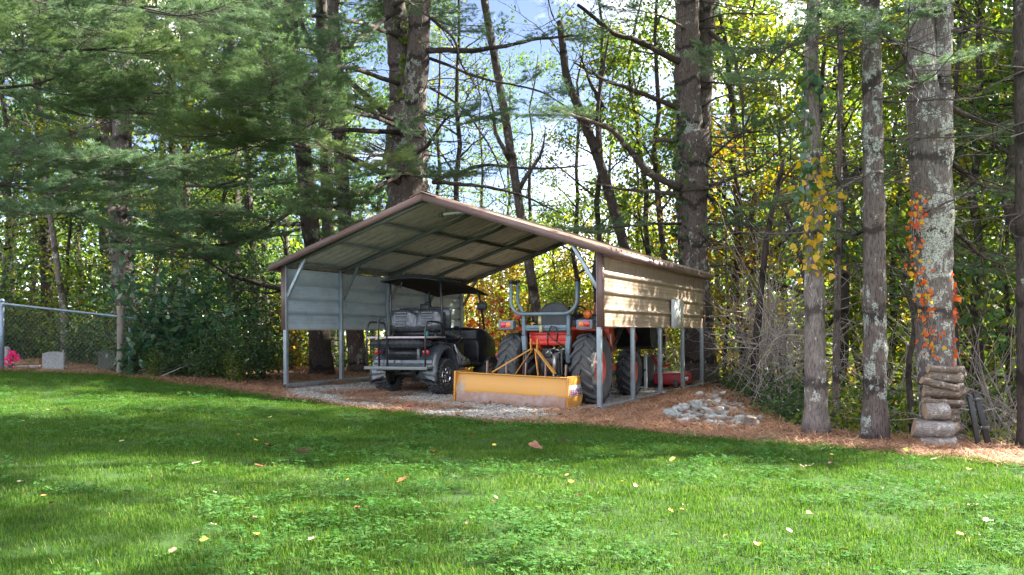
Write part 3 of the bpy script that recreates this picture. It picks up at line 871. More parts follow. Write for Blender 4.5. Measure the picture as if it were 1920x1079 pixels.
# hood, dashboard, steering wheel, platform
mb = MB(); mb.box((0, 1.65, 0.95), (0.50, 1.15, 0.46), taper=0.86); mb.build('hood', M['orange'], tr, bevel=0.05, seg=3)
mb = MB(); mb.box((0, 0.98, 1.05), (0.42, 0.2, 0.5), taper=0.8); mb.build('dashboard', M['greyplastic'], tr, bevel=0.03)
mb = MB()
mb.tube([(0.19 * math.cos(a), 0.78 + 0.15 * math.sin(a), 1.36 + 0.11 * math.sin(a)) for a in np.linspace(0, 2 * PI, 25)], 0.014, 8, cap=False); mb.cyl((0, 0.78, 1.36), (0, 0.95, 1.2), 0.02, 8)
mb.build('steering_wheel', M['black'], tr)
mb = MB(); mb.box((0, 0.65, 0.60), (0.9, 0.6, 0.03)); mb.build('foot_platform', M['iron'], tr)
# loader
for s in (-1, 1):
    mb = MB()
    mb.box((s * 0.52, 0.96, 0.78), (0.09, 0.20, 0.66)); mb.box((s * 0.52, 1.02, 0.48), (0.08, 0.34, 0.14)); mb.bar((s * 0.53, 0.9, 0.5), (s * 0.53, 0.75, 0.9), 0.06, 0.05)
    o = mb.build('loader_mast', M['orange'], tr, bevel=0.012)
    mb = MB(); mb.box((s * 0.567, 0.93, 0.93), (0.004, 0.05, 0.17)); mb.build('decal', M['sticker'], o)
    mb = MB()
    mb.bar((s * 0.52, 0.96, 1.12), (s * 0.52, 1.75, 1.30), 0.07, 0.13); mb.bar((s * 0.52, 1.72, 1.30), (s * 0.50, 2.45, 0.92), 0.07, 0.12)
    mb.build('loader_arm', M['orange'], tr, bevel=0.012)
    mb = MB(); mb.cyl((s * 0.5, 1.0, 0.62), (s * 0.5, 1.75, 1.16), 0.03, 10); mb.cyl((s * 0.5, 1.8, 1.34), (s * 0.47, 2.48, 1.14), 0.028, 10); mb.build('loader_cylinder', M['iron'], tr)
mb = MB()
bp = [(2.50, 1.36), (2.44, 1.0), (2.52, 0.80), (2.72, 0.74), (3.12, 0.80)]
v = []
for s in (-1, 1):
    for (y, z) in bp: v.append((s * 0.76, y, z))
for s in (-1, 1):
    for (y, z) in bp: v.append((s * 0.76, y + 0.02, z + 0.015))
f = [(k, k + 1, 5 + k + 1, 5 + k) for k in range(4)] + [(10 + k, 15 + k, 15 + k + 1, 10 + k + 1) for k in range(4)]
f += [(0, 1, 2, 3, 4), (9, 8, 7, 6, 5)]
mb.add(v, f); mb.box((0, 2.5, 1.36), (1.54, 0.05, 0.03)); mb.build('loader_bucket', M['black'], tr)
mb = MB(); mb.box((0.42, 0.92, 1.42), (0.2, 0.32, 0.22), taper=0.8); mb.build('loader_valve_cover', paint('dark_orange', (0.25, 0.035, 0.02), (0.17, 0.028, 0.018), 4), tr, bevel=0.03)
mb = MB(); mb.tube([(0.42, 1.0, 1.5), (0.52, 1.05, 1.56), (0.6, 1.0, 1.46), (0.62, 0.95, 1.3)], 0.012, 8); mb.tube([(0.4, 0.85, 1.5), (0.55, 0.9, 1.50), (0.62, 0.9, 1.36)], 0.012, 8); mb.build('loader_hose', M['cable'], tr, smooth=True)

# ------------------------------------------------------------------ box blade
BH = 0.365
bl_l, bl_r = hit(853, 753), hit(1064, 768)
mid = (bl_l + bl_r) / 2
bl = thing('box_blade', 'worn yellow box blade with rusty cutting edge behind the tractor', 'box blade', (mid.x, mid.y, mid.z - 0.0), -BH)
bl.rotation_euler = (0, math.atan2(bl_l.z - bl_r.z, (bl_r - bl_l).xy.length), -math.atan2(bl_l.y - bl_r.y, bl_r.x - bl_l.x))
BWd = (bl_r - bl_l).length; BHt = 0.435
mb = MB()
prof = [(0.0, 0.155), (-0.012, 0.19), (0.03, 0.30), (0.05, BHt - 0.02), (0.02, BHt - 0.012), (0.02, BHt), (0.10, BHt), (0.10, 0.02), (0.02, 0.02)]
k = len(prof)
v = [(s * (BWd / 2 - 0.012), y, z) for s in (-1, 1) for (y, z) in prof]
f = [(i, (i + 1) % k, k + (i + 1) % k, k + i) for i in range(k)]
mb.add(v, f); mb.build('moldboard', M['bladewear'], bl, bevel=0.004)
mb = MB(); mb.box((0, -0.002, 0.085), (BWd - 0.05, 0.022, 0.15), Matrix.Rotation(-0.08, 3, 'X')); ce = mb.build('cutting_edge', M['rust'], bl, bevel=0.004)
for s in (-1, 1):
    pr = [(-0.025, 0.0), (-0.025, BHt + 0.01), (0.52, BHt + 0.01), (0.60, BHt - 0.05), (0.60, 0.14), (0.54, 0.05), (0.44, 0.0)]
    k = len(pr)
    v = [(s * BWd / 2 + t * 0.014, y, z) for t in (-1, 1) for (y, z) in pr]
    f = [(i, (i + 1) % k, k + (i + 1) % k, k + i) for i in range(k)] + [tuple(range(k)), tuple(range(k, 2 * k))[::-1]]
    mb = MB(); mb.add(v, f); ep = mb.build('end_plate', M['blade'], bl, bevel=0.004)
    if s > 0:
        mb = MB(); mb.box((BWd / 2 + 0.0165, 0.285, 0.245), (0.003, 0.54, 0.155)); mb.build('sticker', M['sticker'], ep)
        for ch, (yy, mm) in zip('TARTER', [(0.475, 'blue'), (0.40, 'blue'), (0.325, 'red'), (0.25, 'red'), (0.17, 'blue'), (0.09, 'red')]):
            cu = bpy.data.curves.new('letter', 'FONT'); cu.body = ch; cu.size = 0.115; cu.align_x = 'CENTER'; cu.align_y = 'CENTER'; cu.extrude = 0.0012; cu.offset = 0.003
            tmp = bpy.data.objects.new('tmp', cu); COL.objects.link(tmp); bpy.context.view_layer.update()
            lm = bpy.data.meshes.new_from_object(tmp.evaluated_get(bpy.context.evaluated_depsgraph_get())); bpy.data.objects.remove(tmp)
            lm.materials.clear(); lm.materials.append(M['letter_' + mm])
            lo = bpy.data.objects.new('letter', lm); COL.objects.link(lo); lo.parent = ep
            # upside down lettering: the decal was stuck on turned by half a circle
            lo.matrix_local = Matrix.Translation((BWd / 2 + 0.0195, yy, 0.232)) @ Matrix(((0, 0, 1), (-1, 0, 0), (0, -1, 0))).to_4x4()
mb = MB(); mb.bar((-BWd / 2, 0.45, BHt - 0.08), (BWd / 2, 0.45, BHt - 0.08), 0.09, 0.09); mb.box((0, 0.24, BHt - 0.006), (BWd - 0.04, 0.28, 0.01)) if False else None
mb.build('front_beam', M['rust'], bl, bevel=0.006)
for i in range(5):
    xx = -BWd / 2 + 0.30 + i * (BWd - 0.5) / 4
    mb = MB(); mb.box((xx, 0.45, BHt - 0.05), (0.02, 0.05, 0.42)); mb.build('scarifier', M['rust'], bl, bevel=0.003)
apex = Vector((0.14, 0.50, 0.80))
for s, foot in ((-1, Vector((-0.36, 0.14, BHt + 0.01))), (1, Vector((0.53, 0.40, BHt + 0.02)))):
    mb = MB(); mb.bar(apex + Vector((s * 0.04, 0, 0)), foot, 0.016, 0.07, upv=(0, 1, 0.3)); mb.build('brace', M['blade'], bl, bevel=0.003)
    mb = MB(); mb.bar(apex + Vector((s * 0.045, 0.03, -0.06)), apex + Vector((s * 0.055, 0.03, 0.15)), 0.016, 0.06, upv=(0, 1, 0)); mb.build('mast_plate', M['blade'], bl, bevel=0.003)
for s, foot in ((-1, (-0.14, 0.5, BHt - 0.02)), (1, (0.26, 0.42, BHt - 0.02))):
    mb = MB(); mb.bar(apex + Vector((s * 0.02, 0.02, 0)), foot, 0.014, 0.04, upv=(0, 1, 0.3)); mb.build('strut', M['blade'], bl, bevel=0.002)
mb = MB(); mb.cyl(apex + Vector((-0.08, 0.03, 0.08)), apex + Vector((0.08, 0.03, 0.08)), 0.016, 10); mb.cyl(apex + Vector((0, 0.06, 0.09)), (0.2, 0.85, 0.72), 0.022, 10); mb.build('top_link', M['orange'], bl)

# ------------------------------------------------------------------ golf cart
GO = Vector((-1.57, 14.05)); GH = 0.40
gc = thing('golf_cart', 'black lifted golf cart with rear seat folded into a cargo bed', 'golf cart', (GO.x, GO.y, Tz(GO.x, GO.y) + 0.0), -GH)
for s in (-1, 1):
    for y in (0, 1.72):
        wheel('wheel', gc, (s * 0.48, y, 0.275), 0.275, 0.235, 0.155, M['rubber'], 'block', M['chrome'], s)
mb = MB(); mb.cyl((-0.4, 0, 0.275), (0.4, 0, 0.275), 0.035, 10); mb.lathe([(-0.1, 0.001), (-0.09, 0.09), (0.09, 0.09), (0.1, 0.001)], 'x', (0.08, 0.0, 0.275), 14)
mb.cyl((-0.4, 1.72, 0.275), (0.4, 1.72, 0.275), 0.03, 10)
for s in (-1, 1):
    mb.bar((s * 0.26, -0.5, 0.40), (s * 0.26, 2.2, 0.40), 0.05, 0.07); mb.tube([(s * 0.3, 0.0, 0.28), (s * 0.3, 0.02, 0.44)], 0.03, 8)
mb.bar((-0.2, -0.3, 0.33), (0.2, -0.3, 0.33), 0.03, 0.05); mb.bar((-0.25, -0.2, 0.30), (0.0, -0.45, 0.40), 0.03, 0.04)
mb.build('chassis', M['iron'], gc)
# rear body with wheel arches
mb = MB()
mb.box((0, -0.02, 0.62), (0.60, 0.72, 0.34)); mb.box((0, -0.365, 0.49), (1.06, 0.05, 0.13)); mb.box((0, 0.0, 0.80), (0.86, 0.7, 0.05))
mb.build('rear_body', M['body'], gc, bevel=0.025, seg=3)
mb = MB(); mb.box((0.0, -0.385, 0.64), (0.50, 0.02, 0.19)); mb.build('recess_shade', M['black'], gc)  # flat black plate, stands in for the shade inside a rear recess
for s in (-1, 1):
    v, nA = [], 14
    for k in range(nA + 1):
        a = math.radians(-14 + 188 * k / nA)
        y, z = -math.cos(a), math.sin(a)
        out = (0.40 + 0.02 * abs(y)) * y, 0.33 + 0.49 * max(z, -0.25) ** 1 if z > 0 else 0.33 + 0.3 * z
        v += [(s * 0.30, out[0], out[1] + 0.0), (s * 0.54, out[0] * 0.985, out[1] - 0.03), (s * 0.605, out[0] * 0.93, out[1] - 0.085), (s * 0.60, out[0] * 0.88, out[1] - 0.11), (s * 0.30, out[0] * 0.9, out[1] - 0.06)]
    f = []
    for k in range(nA):
        for q in range(5): f.append((5 * k + q, 5 * k + (q + 1) % 5, 5 * k + 5 + (q + 1) % 5, 5 * k + 5 + q))
    f += [(0, 1, 2, 3, 4), tuple(5 * nA + q for q in (4, 3, 2, 1, 0))]
    mb = MB(); mb.add(v, f); mb.build('rear_fender', M['body'], gc, smooth=True)
    mb = MB(); mb.box((s * 0.43, -0.415, 0.665), (0.11, 0.04, 0.07)); mb.build('tail_light', M['lensred'], gc, bevel=0.015, seg=3)
    mb = MB()
    v = [(s * 0.53, 0.38, 0.78), (s * 0.53, 0.62, 0.60), (s * 0.53, 0.98, 0.50), (s * 0.53, 0.98, 0.40), (s * 0.53, 0.42, 0.40), (s * 0.53, 0.50, 0.62)]
    v += [(x - s * 0.03, y, z) for (x, y, z) in v]
    mb.add(v, [(0, 1, 5), (1, 2, 3, 4, 5), (6, 11, 7), (7, 11, 10, 9, 8), (0, 6, 7, 1), (1, 7, 8, 2), (2, 8, 9, 3), (3, 9, 10, 4), (4, 10, 11, 5), (5, 11, 6, 0)]); mb.build('kick_panel', M['silver'], gc)
mb = MB(); mb.box((0, 1.05, 0.42), (1.06, 1.1, 0.06)); mb.box((0, 0.62, 0.62), (0.96, 0.42, 0.36)); mb.build('floor_pan', M['black'], gc, bevel=0.015)
# front cowl
mb = MB()
sec = [(1.35, 0.50, 0.40, 0.88), (1.50, 0.53, 0.38, 1.06), (1.75, 0.545, 0.38, 1.05), (2.0, 0.52, 0.40, 0.95), (2.22, 0.44, 0.42, 0.78), (2.32, 0.34, 0.46, 0.66)]
v = []
for (y, w, z0, z1) in sec:
    v += [(-w, y, z0), (-w, y, z0 + 0.75 * (z1 - z0)), (-w * 0.86, y, z1 - 0.03), (-w * 0.4, y, z1), (w * 0.4, y, z1), (w * 0.86, y, z1 - 0.03), (w, y, z0 + 0.75 * (z1 - z0)), (w, y, z0)]
f = []
for k in range(len(sec) - 1):
    for q in range(8): f.append((8 * k + q, 8 * k + 8 + q, 8 * k + 8 + (q + 1) % 8, 8 * k + (q + 1) % 8))
f += [tuple(range(8)), tuple(range(40, 48))[::-1]]
mb.add(v, f); mb.build('front_cowl', M['black'], gc, bevel=0.03, seg=2)
mb = MB(); mb.box((0, 1.36, 0.93), (0.94, 0.10, 0.16)); mb.box((0.15, 1.31, 0.95), (0.3, 0.03, 0.04)); mb.build('dashboard', M['greyplastic'], gc, bevel=0.02)
for s in (-1, 1):
    mb = MB(); mb.lathe([(0, 0.001), (0.01, 0.05), (-0.02, 0.06), (-0.05, 0.03)], 'y', (s * 0.35, 2.26, 0.66), 16); mb.build('headlight', M['chrome'], gc)
# seats: lobed cushions
def lobed(name, w, hgt, dep, c, tilt, mat, parent, lobes=True):
    mb = MB()
    nx, nz = 25, 13
    v = []
    for side in (0, 1):
        for j in range(nz):
            for i in range(nx):
                u, t = -1 + 2 * i / (nx - 1), -1 + 2 * j / (nz - 1)
                dome = (1 - abs(u) ** 6) * (1 - abs(t) ** 4)
                lob = 1.0 - (0.5 * math.exp(-(u / 0.14) ** 2) if lobes else 0)
                y = (1 if side else -1) * dep / 2 * (max(dome, 0) ** 0.5) * lob
                zz = t * hgt / 2 * (1 - 0.10 * abs(u) ** 5) - (0.2 * hgt * math.exp(-(u / 0.16) ** 2) * max(t, 0) if lobes else 0)
                xx = u * w / 2 * (1 - 0.05 * abs(t) ** 3)
                p = Matrix.Rotation(tilt, 3, 'X') @ Vector((xx, y, zz))
                v.append((c[0] + p.x, c[1] + p.y, c[2] + p.z))
    f = []
    N = nx * nz
    for j in range(nz - 1):
        for i in range(nx - 1):
            a = j * nx + i
            f.append((a, a + 1, a + nx + 1, a + nx)); f.append((N + a, N + a + nx, N + a + nx + 1, N + a + 1))
    mb.add(v, f)
    return mb.build(name, mat, parent, smooth=True)
sb = lobed('seat_back', 0.96, 0.36, 0.19, (0, 0.06, 1.17), -0.14, M['vinyl'], gc)
for s in (-1, 1):
    for k in range(6):
        zz = 1.29 - k * 0.043
        yy = 0.06 - 0.098 + (zz - 1.17) * 0.14
        mb = MB(); mb.box((s * 0.235, yy + 0.006, zz), (0.215 - 0.006 * abs(k - 2), 0.020, 0.034)); mb.build('stitched_pleat', M['vinyl'], sb, bevel=0.009, seg=3)
lobed('front_seat_back', 0.98, 0.40, 0.16, (0, 0.34, 1.19), 0.12, M['vinyl'], gc)
lobed('front_seat_cushion', 0.98, 0.46, 0.14, (0, 0.62, 0.87), PI / 2, M['vinyl'], gc, False)
lobed('rear_seat_cushion', 1.00, 0.42, 0.15, (0, -0.40, 0.80), PI / 2, M['vinyl'], gc, False)
mb = MB(); mb.box((0, -0.27, 0.895), (1.04, 0.70, 0.03)); mb.build('cargo_bed', M['deck'], gc, bevel=0.006)
mb = MB()
for s in (-1, 1):
    mb.bar((s * 0.40, -0.05, 0.90), (s * 0.38, 0.08, 1.02), 0.03, 0.03)
mb.box((0, 0.1, 0.95), (0.9, 0.06, 0.08)); mb.build('seat_bracket', M['black'], gc)
mb = MB(); mb.box((0.23, -0.02, 0.95), (0.06, 0.06, 0.08)); mb.build('teal_canister', paint('teal_plastic', (0.04, 0.22, 0.22), None, 5), gc, bevel=0.01)
mb = MB(); mb.box((0, -0.47, 0.425), (1.10, 0.28, 0.025)); mb.box((0, -0.615, 0.42), (1.12, 0.025, 0.05)); mb.build('foot_plate', M['galv_dark'], gc, bevel=0.006)
RT = 0.016
for s in (-1, 1):
    mb = MB()
    mb.tube([(s * 0.52, -0.60, 0.42), (s * 0.52, -0.60, 0.88), (s * 0.52, -0.60, 1.0), (s * 0.52, -0.55, 1.10), (s * 0.52, -0.50, 1.135), (s * 0.52, -0.43, 1.14), (s * 0.51, -0.12, 1.13), (s * 0.51, -0.06, 1.10), (s * 0.51, -0.04, 1.0), (s * 0.51, -0.04, 0.9)], RT, 10)
    mb.build('hand_rail', M['blacktube'], gc, smooth=True)
    mb = MB()
    mb.tube([(s * 0.50, 0.10, 0.82), (s * 0.47, 0.06, 1.3), (s * 0.46, 0.02, 1.84)], 0.017, 10); mb.build('roof_post', M['blacktube'], gc, smooth=True)
    mb = MB()
    mb.tube([(s * 0.50, 1.60, 1.02), (s * 0.50, 1.55, 1.2), (s * 0.49, 1.42, 1.6), (s * 0.47, 1.36, 1.72)], 0.018, 10); mb.build('windscreen_post', M['blacktube'], gc, smooth=True)
    mb = MB()
    cc = (0.46, 0.93)
    mb.tube([(s * 0.52, cc[0] + 0.17 * math.cos(a), cc[1] + 0.13 * math.sin(a)) for a in np.linspace(0, 2 * PI, 21)], 0.014, 8, cap=False); mb.build('hip_rail', M['blacktube'], gc, smooth=True)
    mb = MB()
    mb.tube([(s * 0.49, 1.44, 1.52), (s * 0.56, 1.40, 1.50), (s * 0.60, 1.38, 1.44)], 0.010, 6)
    mr = mb.build('mirror_arm', M['black'], gc)
    mb = MB(); mb.box((s * 0.56, 1.38, 1.42), (0.18, 0.05, 0.13)); mb.build('side_mirror', M['black'], gc, bevel=0.02, seg=3)
mb = MB()
gx0 = -0.22
mb.tube([(gx0 - 0.075, -0.60, 0.40), (gx0 - 0.075, -0.62, 1.10)] + [(gx0 - 0.075 * math.cos(a), -0.62, 1.12 + 0.075 * math.sin(a)) for a in np.linspace(0.1, PI - 0.1, 9)] + [(gx0 + 0.075, -0.62, 1.10), (gx0 + 0.075, -0.60, 0.40)], RT, 10)
mb.build('grab_bar', M['blacktube'], gc, smooth=True)
mb = MB(); mb.tube([(-0.25 + 0.15 * math.cos(a), 1.08 + 0.07 * math.sin(a), 1.08 + 0.13 * math.sin(a)) for a in np.linspace(0, 2 * PI, 25)], 0.012, 8, cap=False); mb.cyl((-0.25, 1.08, 1.08), (-0.25, 1.36, 0.95), 0.018, 8); mb.build('steering_wheel', M['black'], gc)
# canopy
mb = MB()
ny, nx = 12, 9
v = []
for lay in (0, 1):
    for j in range(ny + 1):
        t = j / ny
        y = -0.22 + 1.98 * t
        zc = 1.865 - 0.17 * t ** 1.6
        hw = 0.50 + 0.03 * math.sin(t * PI)
        for i in range(nx):
            u = -1 + 2 * i / (nx - 1)
            e = max(abs(u) ** 5, (abs(2 * t - 1)) ** 14)
            v.append((u * hw, y, zc + 0.05 * (1 - u * u) - 0.06 * e - (0.022 if lay else 0)))
f = []
N = nx * (ny + 1)
for j in range(ny):
    for i in range(nx - 1):
        a = j * nx + i
        f.append((a, a + 1, a + nx + 1, a + nx)); f.append((N + a, N + a + nx, N + a + nx + 1, N + a + 1))
for j in range(ny):
    for i in (0, nx - 1):
        a = j * nx + i; f.append((a, a + nx, N + a + nx, N + a))
for i in range(nx - 1):
    for j in (0, ny):
        a = j * nx + i; f.append((a, a + 1, N + a + 1, N + a))
mb.add(v, f); mb.build('canopy', M['cloth'], gc, smooth=False)
mb = MB(); mb.box((-0.30, 0.02, 1.80), (0.16, 0.03, 0.02)); mb.tube([(-0.38, -0.02, 1.80), (-0.36, -0.02, 1.74), (-0.24, -0.02, 1.70), (-0.22, -0.02, 1.76), (-0.22, -0.02, 1.80)], 0.014, 8); mb.build('roof_handle', M['black'], gc)

# ------------------------------------------------------------------ mower deck and cabinet at the far end of the carport
p = carport_xy(-0.62, 5.15)
md = thing('mower_deck', 'red finish mower deck with grey top and white lettering beside a post', 'mower', (p[0], p[1], Tz(*p)), -CH)
mb = MB()
hexa = [(-0.75, -0.3), (0.5, -0.3), (0.5, 0.55), (-0.75, 0.55)]
mb.box((-0.15, 0.1, 0.17), (1.25, 0.85, 0.22)); mb.build('deck_shell', M['mower'], md, bevel=0.03)
mb = MB(); mb.box((-0.15, 0.1, 0.287), (1.15, 0.75, 0.012)); mb.build('deck_top', M['galv_dark'], md)
mb = MB()
rr = random.Random(9)
for k, yy in enumerate([-0.13, -0.085, -0.045, 0.0, 0.06, 0.105, 0.15, 0.195]):
    mb.box((0.477, yy, 0.16), (0.004, 0.03, 0.075))
mb.build('lettering', M['sticker'], md)
mb = MB(); mb.bar((-0.35, 0.1, 0.28), (-0.20, 0.1, 0.62), 0.06, 0.05); mb.bar((-0.02, 0.1, 0.28), (-0.20, 0.1, 0.62), 0.06, 0.05); mb.bar((-0.5, 0.3, 0.3), (0.1, 0.3, 0.42), 0.06, 0.06); mb.build('mast', M['mower'], md, bevel=0.006)
mb = MB(); mb.box((-0.18, 0.0, 0.36), (0.16, 0.16, 0.14)); mb.cyl((-0.18, -0.1, 0.37), (-0.18, -0.4, 0.40), 0.035, 12); mb.cyl((-0.4, 0, 0.36), (0.1, 0, 0.36), 0.03, 10); mb.build('gearbox', M['steelbright'], md, bevel=0.01)
for (x, y) in ((-0.7, -0.35), (0.4, -0.4), (-0.7, 0.6), (0.4, 0.62)):
    mb = MB(); mb.cyl((x - 0.03, y, 0.09), (x + 0.03, y, 0.09), 0.09, 16); mb.build('caster_wheel', M['rubber'], md, bevel=0.01)
p = carport_xy(-0.72, 4.45)
wc = thing('metal_cabinet', 'narrow black cabinet with white frame between front wheel and red mower', 'cabinet', (p[0], p[1], Tz(*p)), -CH - 0.5)
mb = MB(); mb.box((0, 0, 0.32), (0.26, 0.2, 0.58)); mb.build('cabinet_body', M['black'], wc, bevel=0.008)
for (x, z, w, h) in ((0.115, 0.34, 0.07, 0.66), (-0.02, 0.035, 0.22, 0.03), (-0.06, 0.45, 0.12, 0.025)):
    mb = MB(); mb.box((x, -0.106, z), (w, 0.02, h)); mb.build('white_frame', M['white'], wc, bevel=0.004)
mb = MB(); mb.box((0.11, -0.118, 0.36), (0.03, 0.004, 0.05), Matrix.Rotation(0.7, 3, 'Y')); mb.build('emblem', M['black'], wc)
# ------------------------------------------------------------------ foliage generators
def unit(v): return v / (np.linalg.norm(v, axis=-1, keepdims=True) + 1e-12)
def needles(mb, Pp, Dd, n, L, w, rng, m, spread=0.75):
    k = len(Pp)
    Pq = np.repeat(Pp, n, 0); Dq = np.repeat(Dd, n, 0)
    d = unit(Dq + rng.normal(0, spread, (k * n, 3)) * np.array([1, 1, 0.8]))
    ln = L * rng.uniform(0.7, 1.15, (k * n, 1))
    st = Pq + Dq * rng.uniform(-0.03, 0.03, (k * n, 1))
    s = unit(np.cross(d, rng.normal(0, 1, (k * n, 3)))) * w / 2
    v = np.stack([st - s, st + s, st + d * ln - np.array([0, 0, 0.012])], 1).reshape(-1, 3)
    mb.addn(v, np.arange(k * n * 3).reshape(-1, 3), m)
def leaves(mb, Pp, size, rng, m, up=0.6, wid=0.55, bend=0.12):
    k = len(Pp)
    nrm = unit(rng.normal(0, 1, (k, 3)) + np.array([0, 0, up * 1.6]))
    d = unit(np.cross(nrm, rng.normal(0, 1, (k, 3))))
    s = np.cross(nrm, d)
    sz = size * rng.uniform(0.65, 1.25, (k, 1))
    a = Pp - d * sz * 0.5
    v = np.stack([a, Pp - d * sz * 0.05 + s * sz * wid * 0.5 - nrm * sz * bend, a + d * sz - nrm * sz * bend * 1.5, Pp - d * sz * 0.05 - s * sz * wid * 0.5 - nrm * sz * bend], 1).reshape(-1, 3)
    mb.addn(v, np.arange(k * 4).reshape(-1, 4), m)
def bough_mesh(seed, L=3.0, mat='needle', dens=1.0, wood='twig_dark'):
    rng = np.random.default_rng(seed)
    mb = MB()
    n = 14
    t = np.linspace(0, 1, n)
    ax = np.stack([L * t, 0.12 * L * np.sin(t * 3 + seed) * t, -0.07 * L * np.sin(t * PI * 0.9) + 0.05 * L * t ** 2], -1)
    mb.tube(ax, np.linspace(0.024, 0.004, n), 6, 0)
    tp, td = [], []
    ns = int(24 * dens)
    for i in range(ns):
        tt = 0.16 + 0.84 * (i + rng.random() * 0.6) / ns
        p = np.array([np.interp(tt, t, ax[:, q]) for q in range(3)])
        sd_ = 1 if i % 2 else -1
        ang = sd_ * math.radians(rng.uniform(35, 62))
        ln = L * (0.42 * (1 - 0.72 * tt) + 0.06) * rng.uniform(0.75, 1.15)
        d = np.array([math.cos(ang), math.sin(ang), rng.uniform(-0.12, 0.22)])
        q = np.linspace(0, 1, 6)[:, None]
        sub = p + d * ln * q + np.array([0.10 * ln, 0, 0.05 * ln]) * q ** 2
        mb.tube(sub, np.linspace(0.008, 0.003, 6), 4, 0, cap=False)
        for k in range(int(7 * max(0.5, ln / 0.6))):
            s = rng.uniform(0.25, 1.0)
            b = p + d * ln * s + np.array([0.10 * ln, 0, 0.05 * ln]) * s * s
            a2 = ang + rng.choice([-1, 1]) * math.radians(rng.uniform(20, 55))
            e = np.array([math.cos(a2), math.sin(a2), rng.uniform(0.0, 0.35)])
            l2 = 0.20 * rng.uniform(0.5, 1.2)
            for u in (0.35, 0.75, 1.0):
                tp.append(b + e * l2 * u); td.append(e)
        tp.append(sub[-1]); td.append(d)
    tp.append(ax[-1]); td.append(np.array([1.0, 0, 0.1]))
    needles(mb, np.array(tp), unit(np.array(td)), 17, 0.125, 0.0055, rng, 1)
    return mb.mesh('needle_spray', [M[wood], M[mat]])
BOUGH = [bough_mesh(k, 3.0, 'needle', 1.0) for k in range(5)]
BOUGH_B = [bough_mesh(20 + k, 3.0, 'needle_blue', 1.0) for k in range(4)]
BOUGH_T = [bough_mesh(40 + k, 2.6, 'needle_blue', 0.5) for k in range(4)]
def dead_branch(seed, L=2.0, mat='twig_dark', nt=9):
    rng = np.random.default_rng(seed)
    mb = MB()
    n = 11
    t = np.linspace(0, 1, n)
    wv = np.cumsum(rng.normal(0, 0.018 * L, (n, 3)), 0) * t[:, None]
    ax = np.stack([L * t, 0.1 * L * np.sin(t * 4 + seed), -0.10 * L * t ** 1.5], -1) + wv
    mb.tube(ax, np.linspace(0.020, 0.004, n), 6, 0)
    for i in range(nt):
        tt = rng.uniform(0.2, 1)
        p = np.array([np.interp(tt, t, ax[:, q]) for q in range(3)])
        a = rng.choice([-1, 1]) * rng.uniform(0.5, 1.1)
        d = np.array([math.cos(a), math.sin(a), rng.uniform(-0.5, 0.5)])
        ln = L * rng.uniform(0.12, 0.36)
        q = np.linspace(0, 1, 5)[:, None]
        s = p + d * ln * q + rng.normal(0, 0.02 * L, (5, 3)) * q
        mb.tube(s, np.linspace(0.008, 0.002, 5), 4, 0, cap=False)
    return mb.mesh('dead_branch', [M[mat]])
DEAD = [dead_branch(k) for k in range(5)]
DEAD_P = [dead_branch(k + 9, 2.0, 'twig', 12) for k in range(3)]

def orient(a, b, roll=0.0, L=3.0, scl=None):         # matrix laying a spray from a towards b
    a, b = Vector(a), Vector(b)
    x = (b - a)
    s = scl or x.length / L
    x.normalize()
    z = Vector((0, 0, 1)); y = z.cross(x)
    if y.length < 1e-3: y = Vector((0, 1, 0))
    y.normalize(); z = x.cross(y)
    R = Matrix((x, y, z)).transposed().to_4x4()
    return Matrix.Translation(a) @ R @ Matrix.Rotation(roll, 4, 'X') @ Matrix.Diagonal((s, s, s, 1))
rnd = random.Random(7)
def put(tree, name, me, Mw):
    o = bpy.data.objects.new(name, me)
    COL.objects.link(o)
    o.parent = tree
    o.matrix_local = Matrix.Translation(-tree.location) @ Mw
    return o
def put_world(tree, o):
    o.parent = tree
    o.location = -tree.location
    return o
def curve_pts(pts, n):                                # smooth resampling of a polyline
    p = np.array([tuple(q) for q in pts], float)
    d = np.concatenate([[0], np.cumsum(np.linalg.norm(np.diff(p, axis=0), axis=1))])
    t = np.linspace(0, d[-1], n)
    out = np.stack([np.interp(t, d, p[:, k]) for k in range(3)], -1)
    for _ in range(2):
        out[1:-1] = 0.25 * out[:-2] + 0.5 * out[1:-1] + 0.25 * out[2:]
    return out
def trunk(tree, pts, rad, mat, sides=16, seed=1, whorl=True, name='trunk'):
    rng = np.random.default_rng(seed)
    p = np.array([tuple(q) for q in pts], float)
    H = np.linalg.norm(p[-1] - p[0])
    n = max(16, int(H / 0.16))
    c = curve_pts(p, n)
    d = np.concatenate([[0], np.cumsum(np.linalg.norm(np.diff(p, axis=0), axis=1))])
    r = np.interp(np.linspace(0, d[-1], n), d, rad)
    r = r * (1 + 0.025 * rng.normal(0, 1, n))
    if whorl:
        zz = np.linspace(0, d[-1], n)
        for w in np.arange(0.9, d[-1], 0.82):
            r = r * (1 + 0.07 * np.exp(-((zz - w - 0.1 * math.sin(w * 7)) / 0.09) ** 2))
    r[0] *= 1.24; r[1] *= 1.1; r[2] *= 1.03
    jit = 1 + 0.045 * rng.normal(0, 1, (n, sides)) + 0.04 * np.sin(np.arange(sides) * 2 * PI / sides * 3 + seed)[None, :]
    mb = MB()
    mb.tube(c, r, sides, 0, jit=jit)
    o = mb.build(name, M[mat], smooth=True)
    put_world(tree, o)
    return o
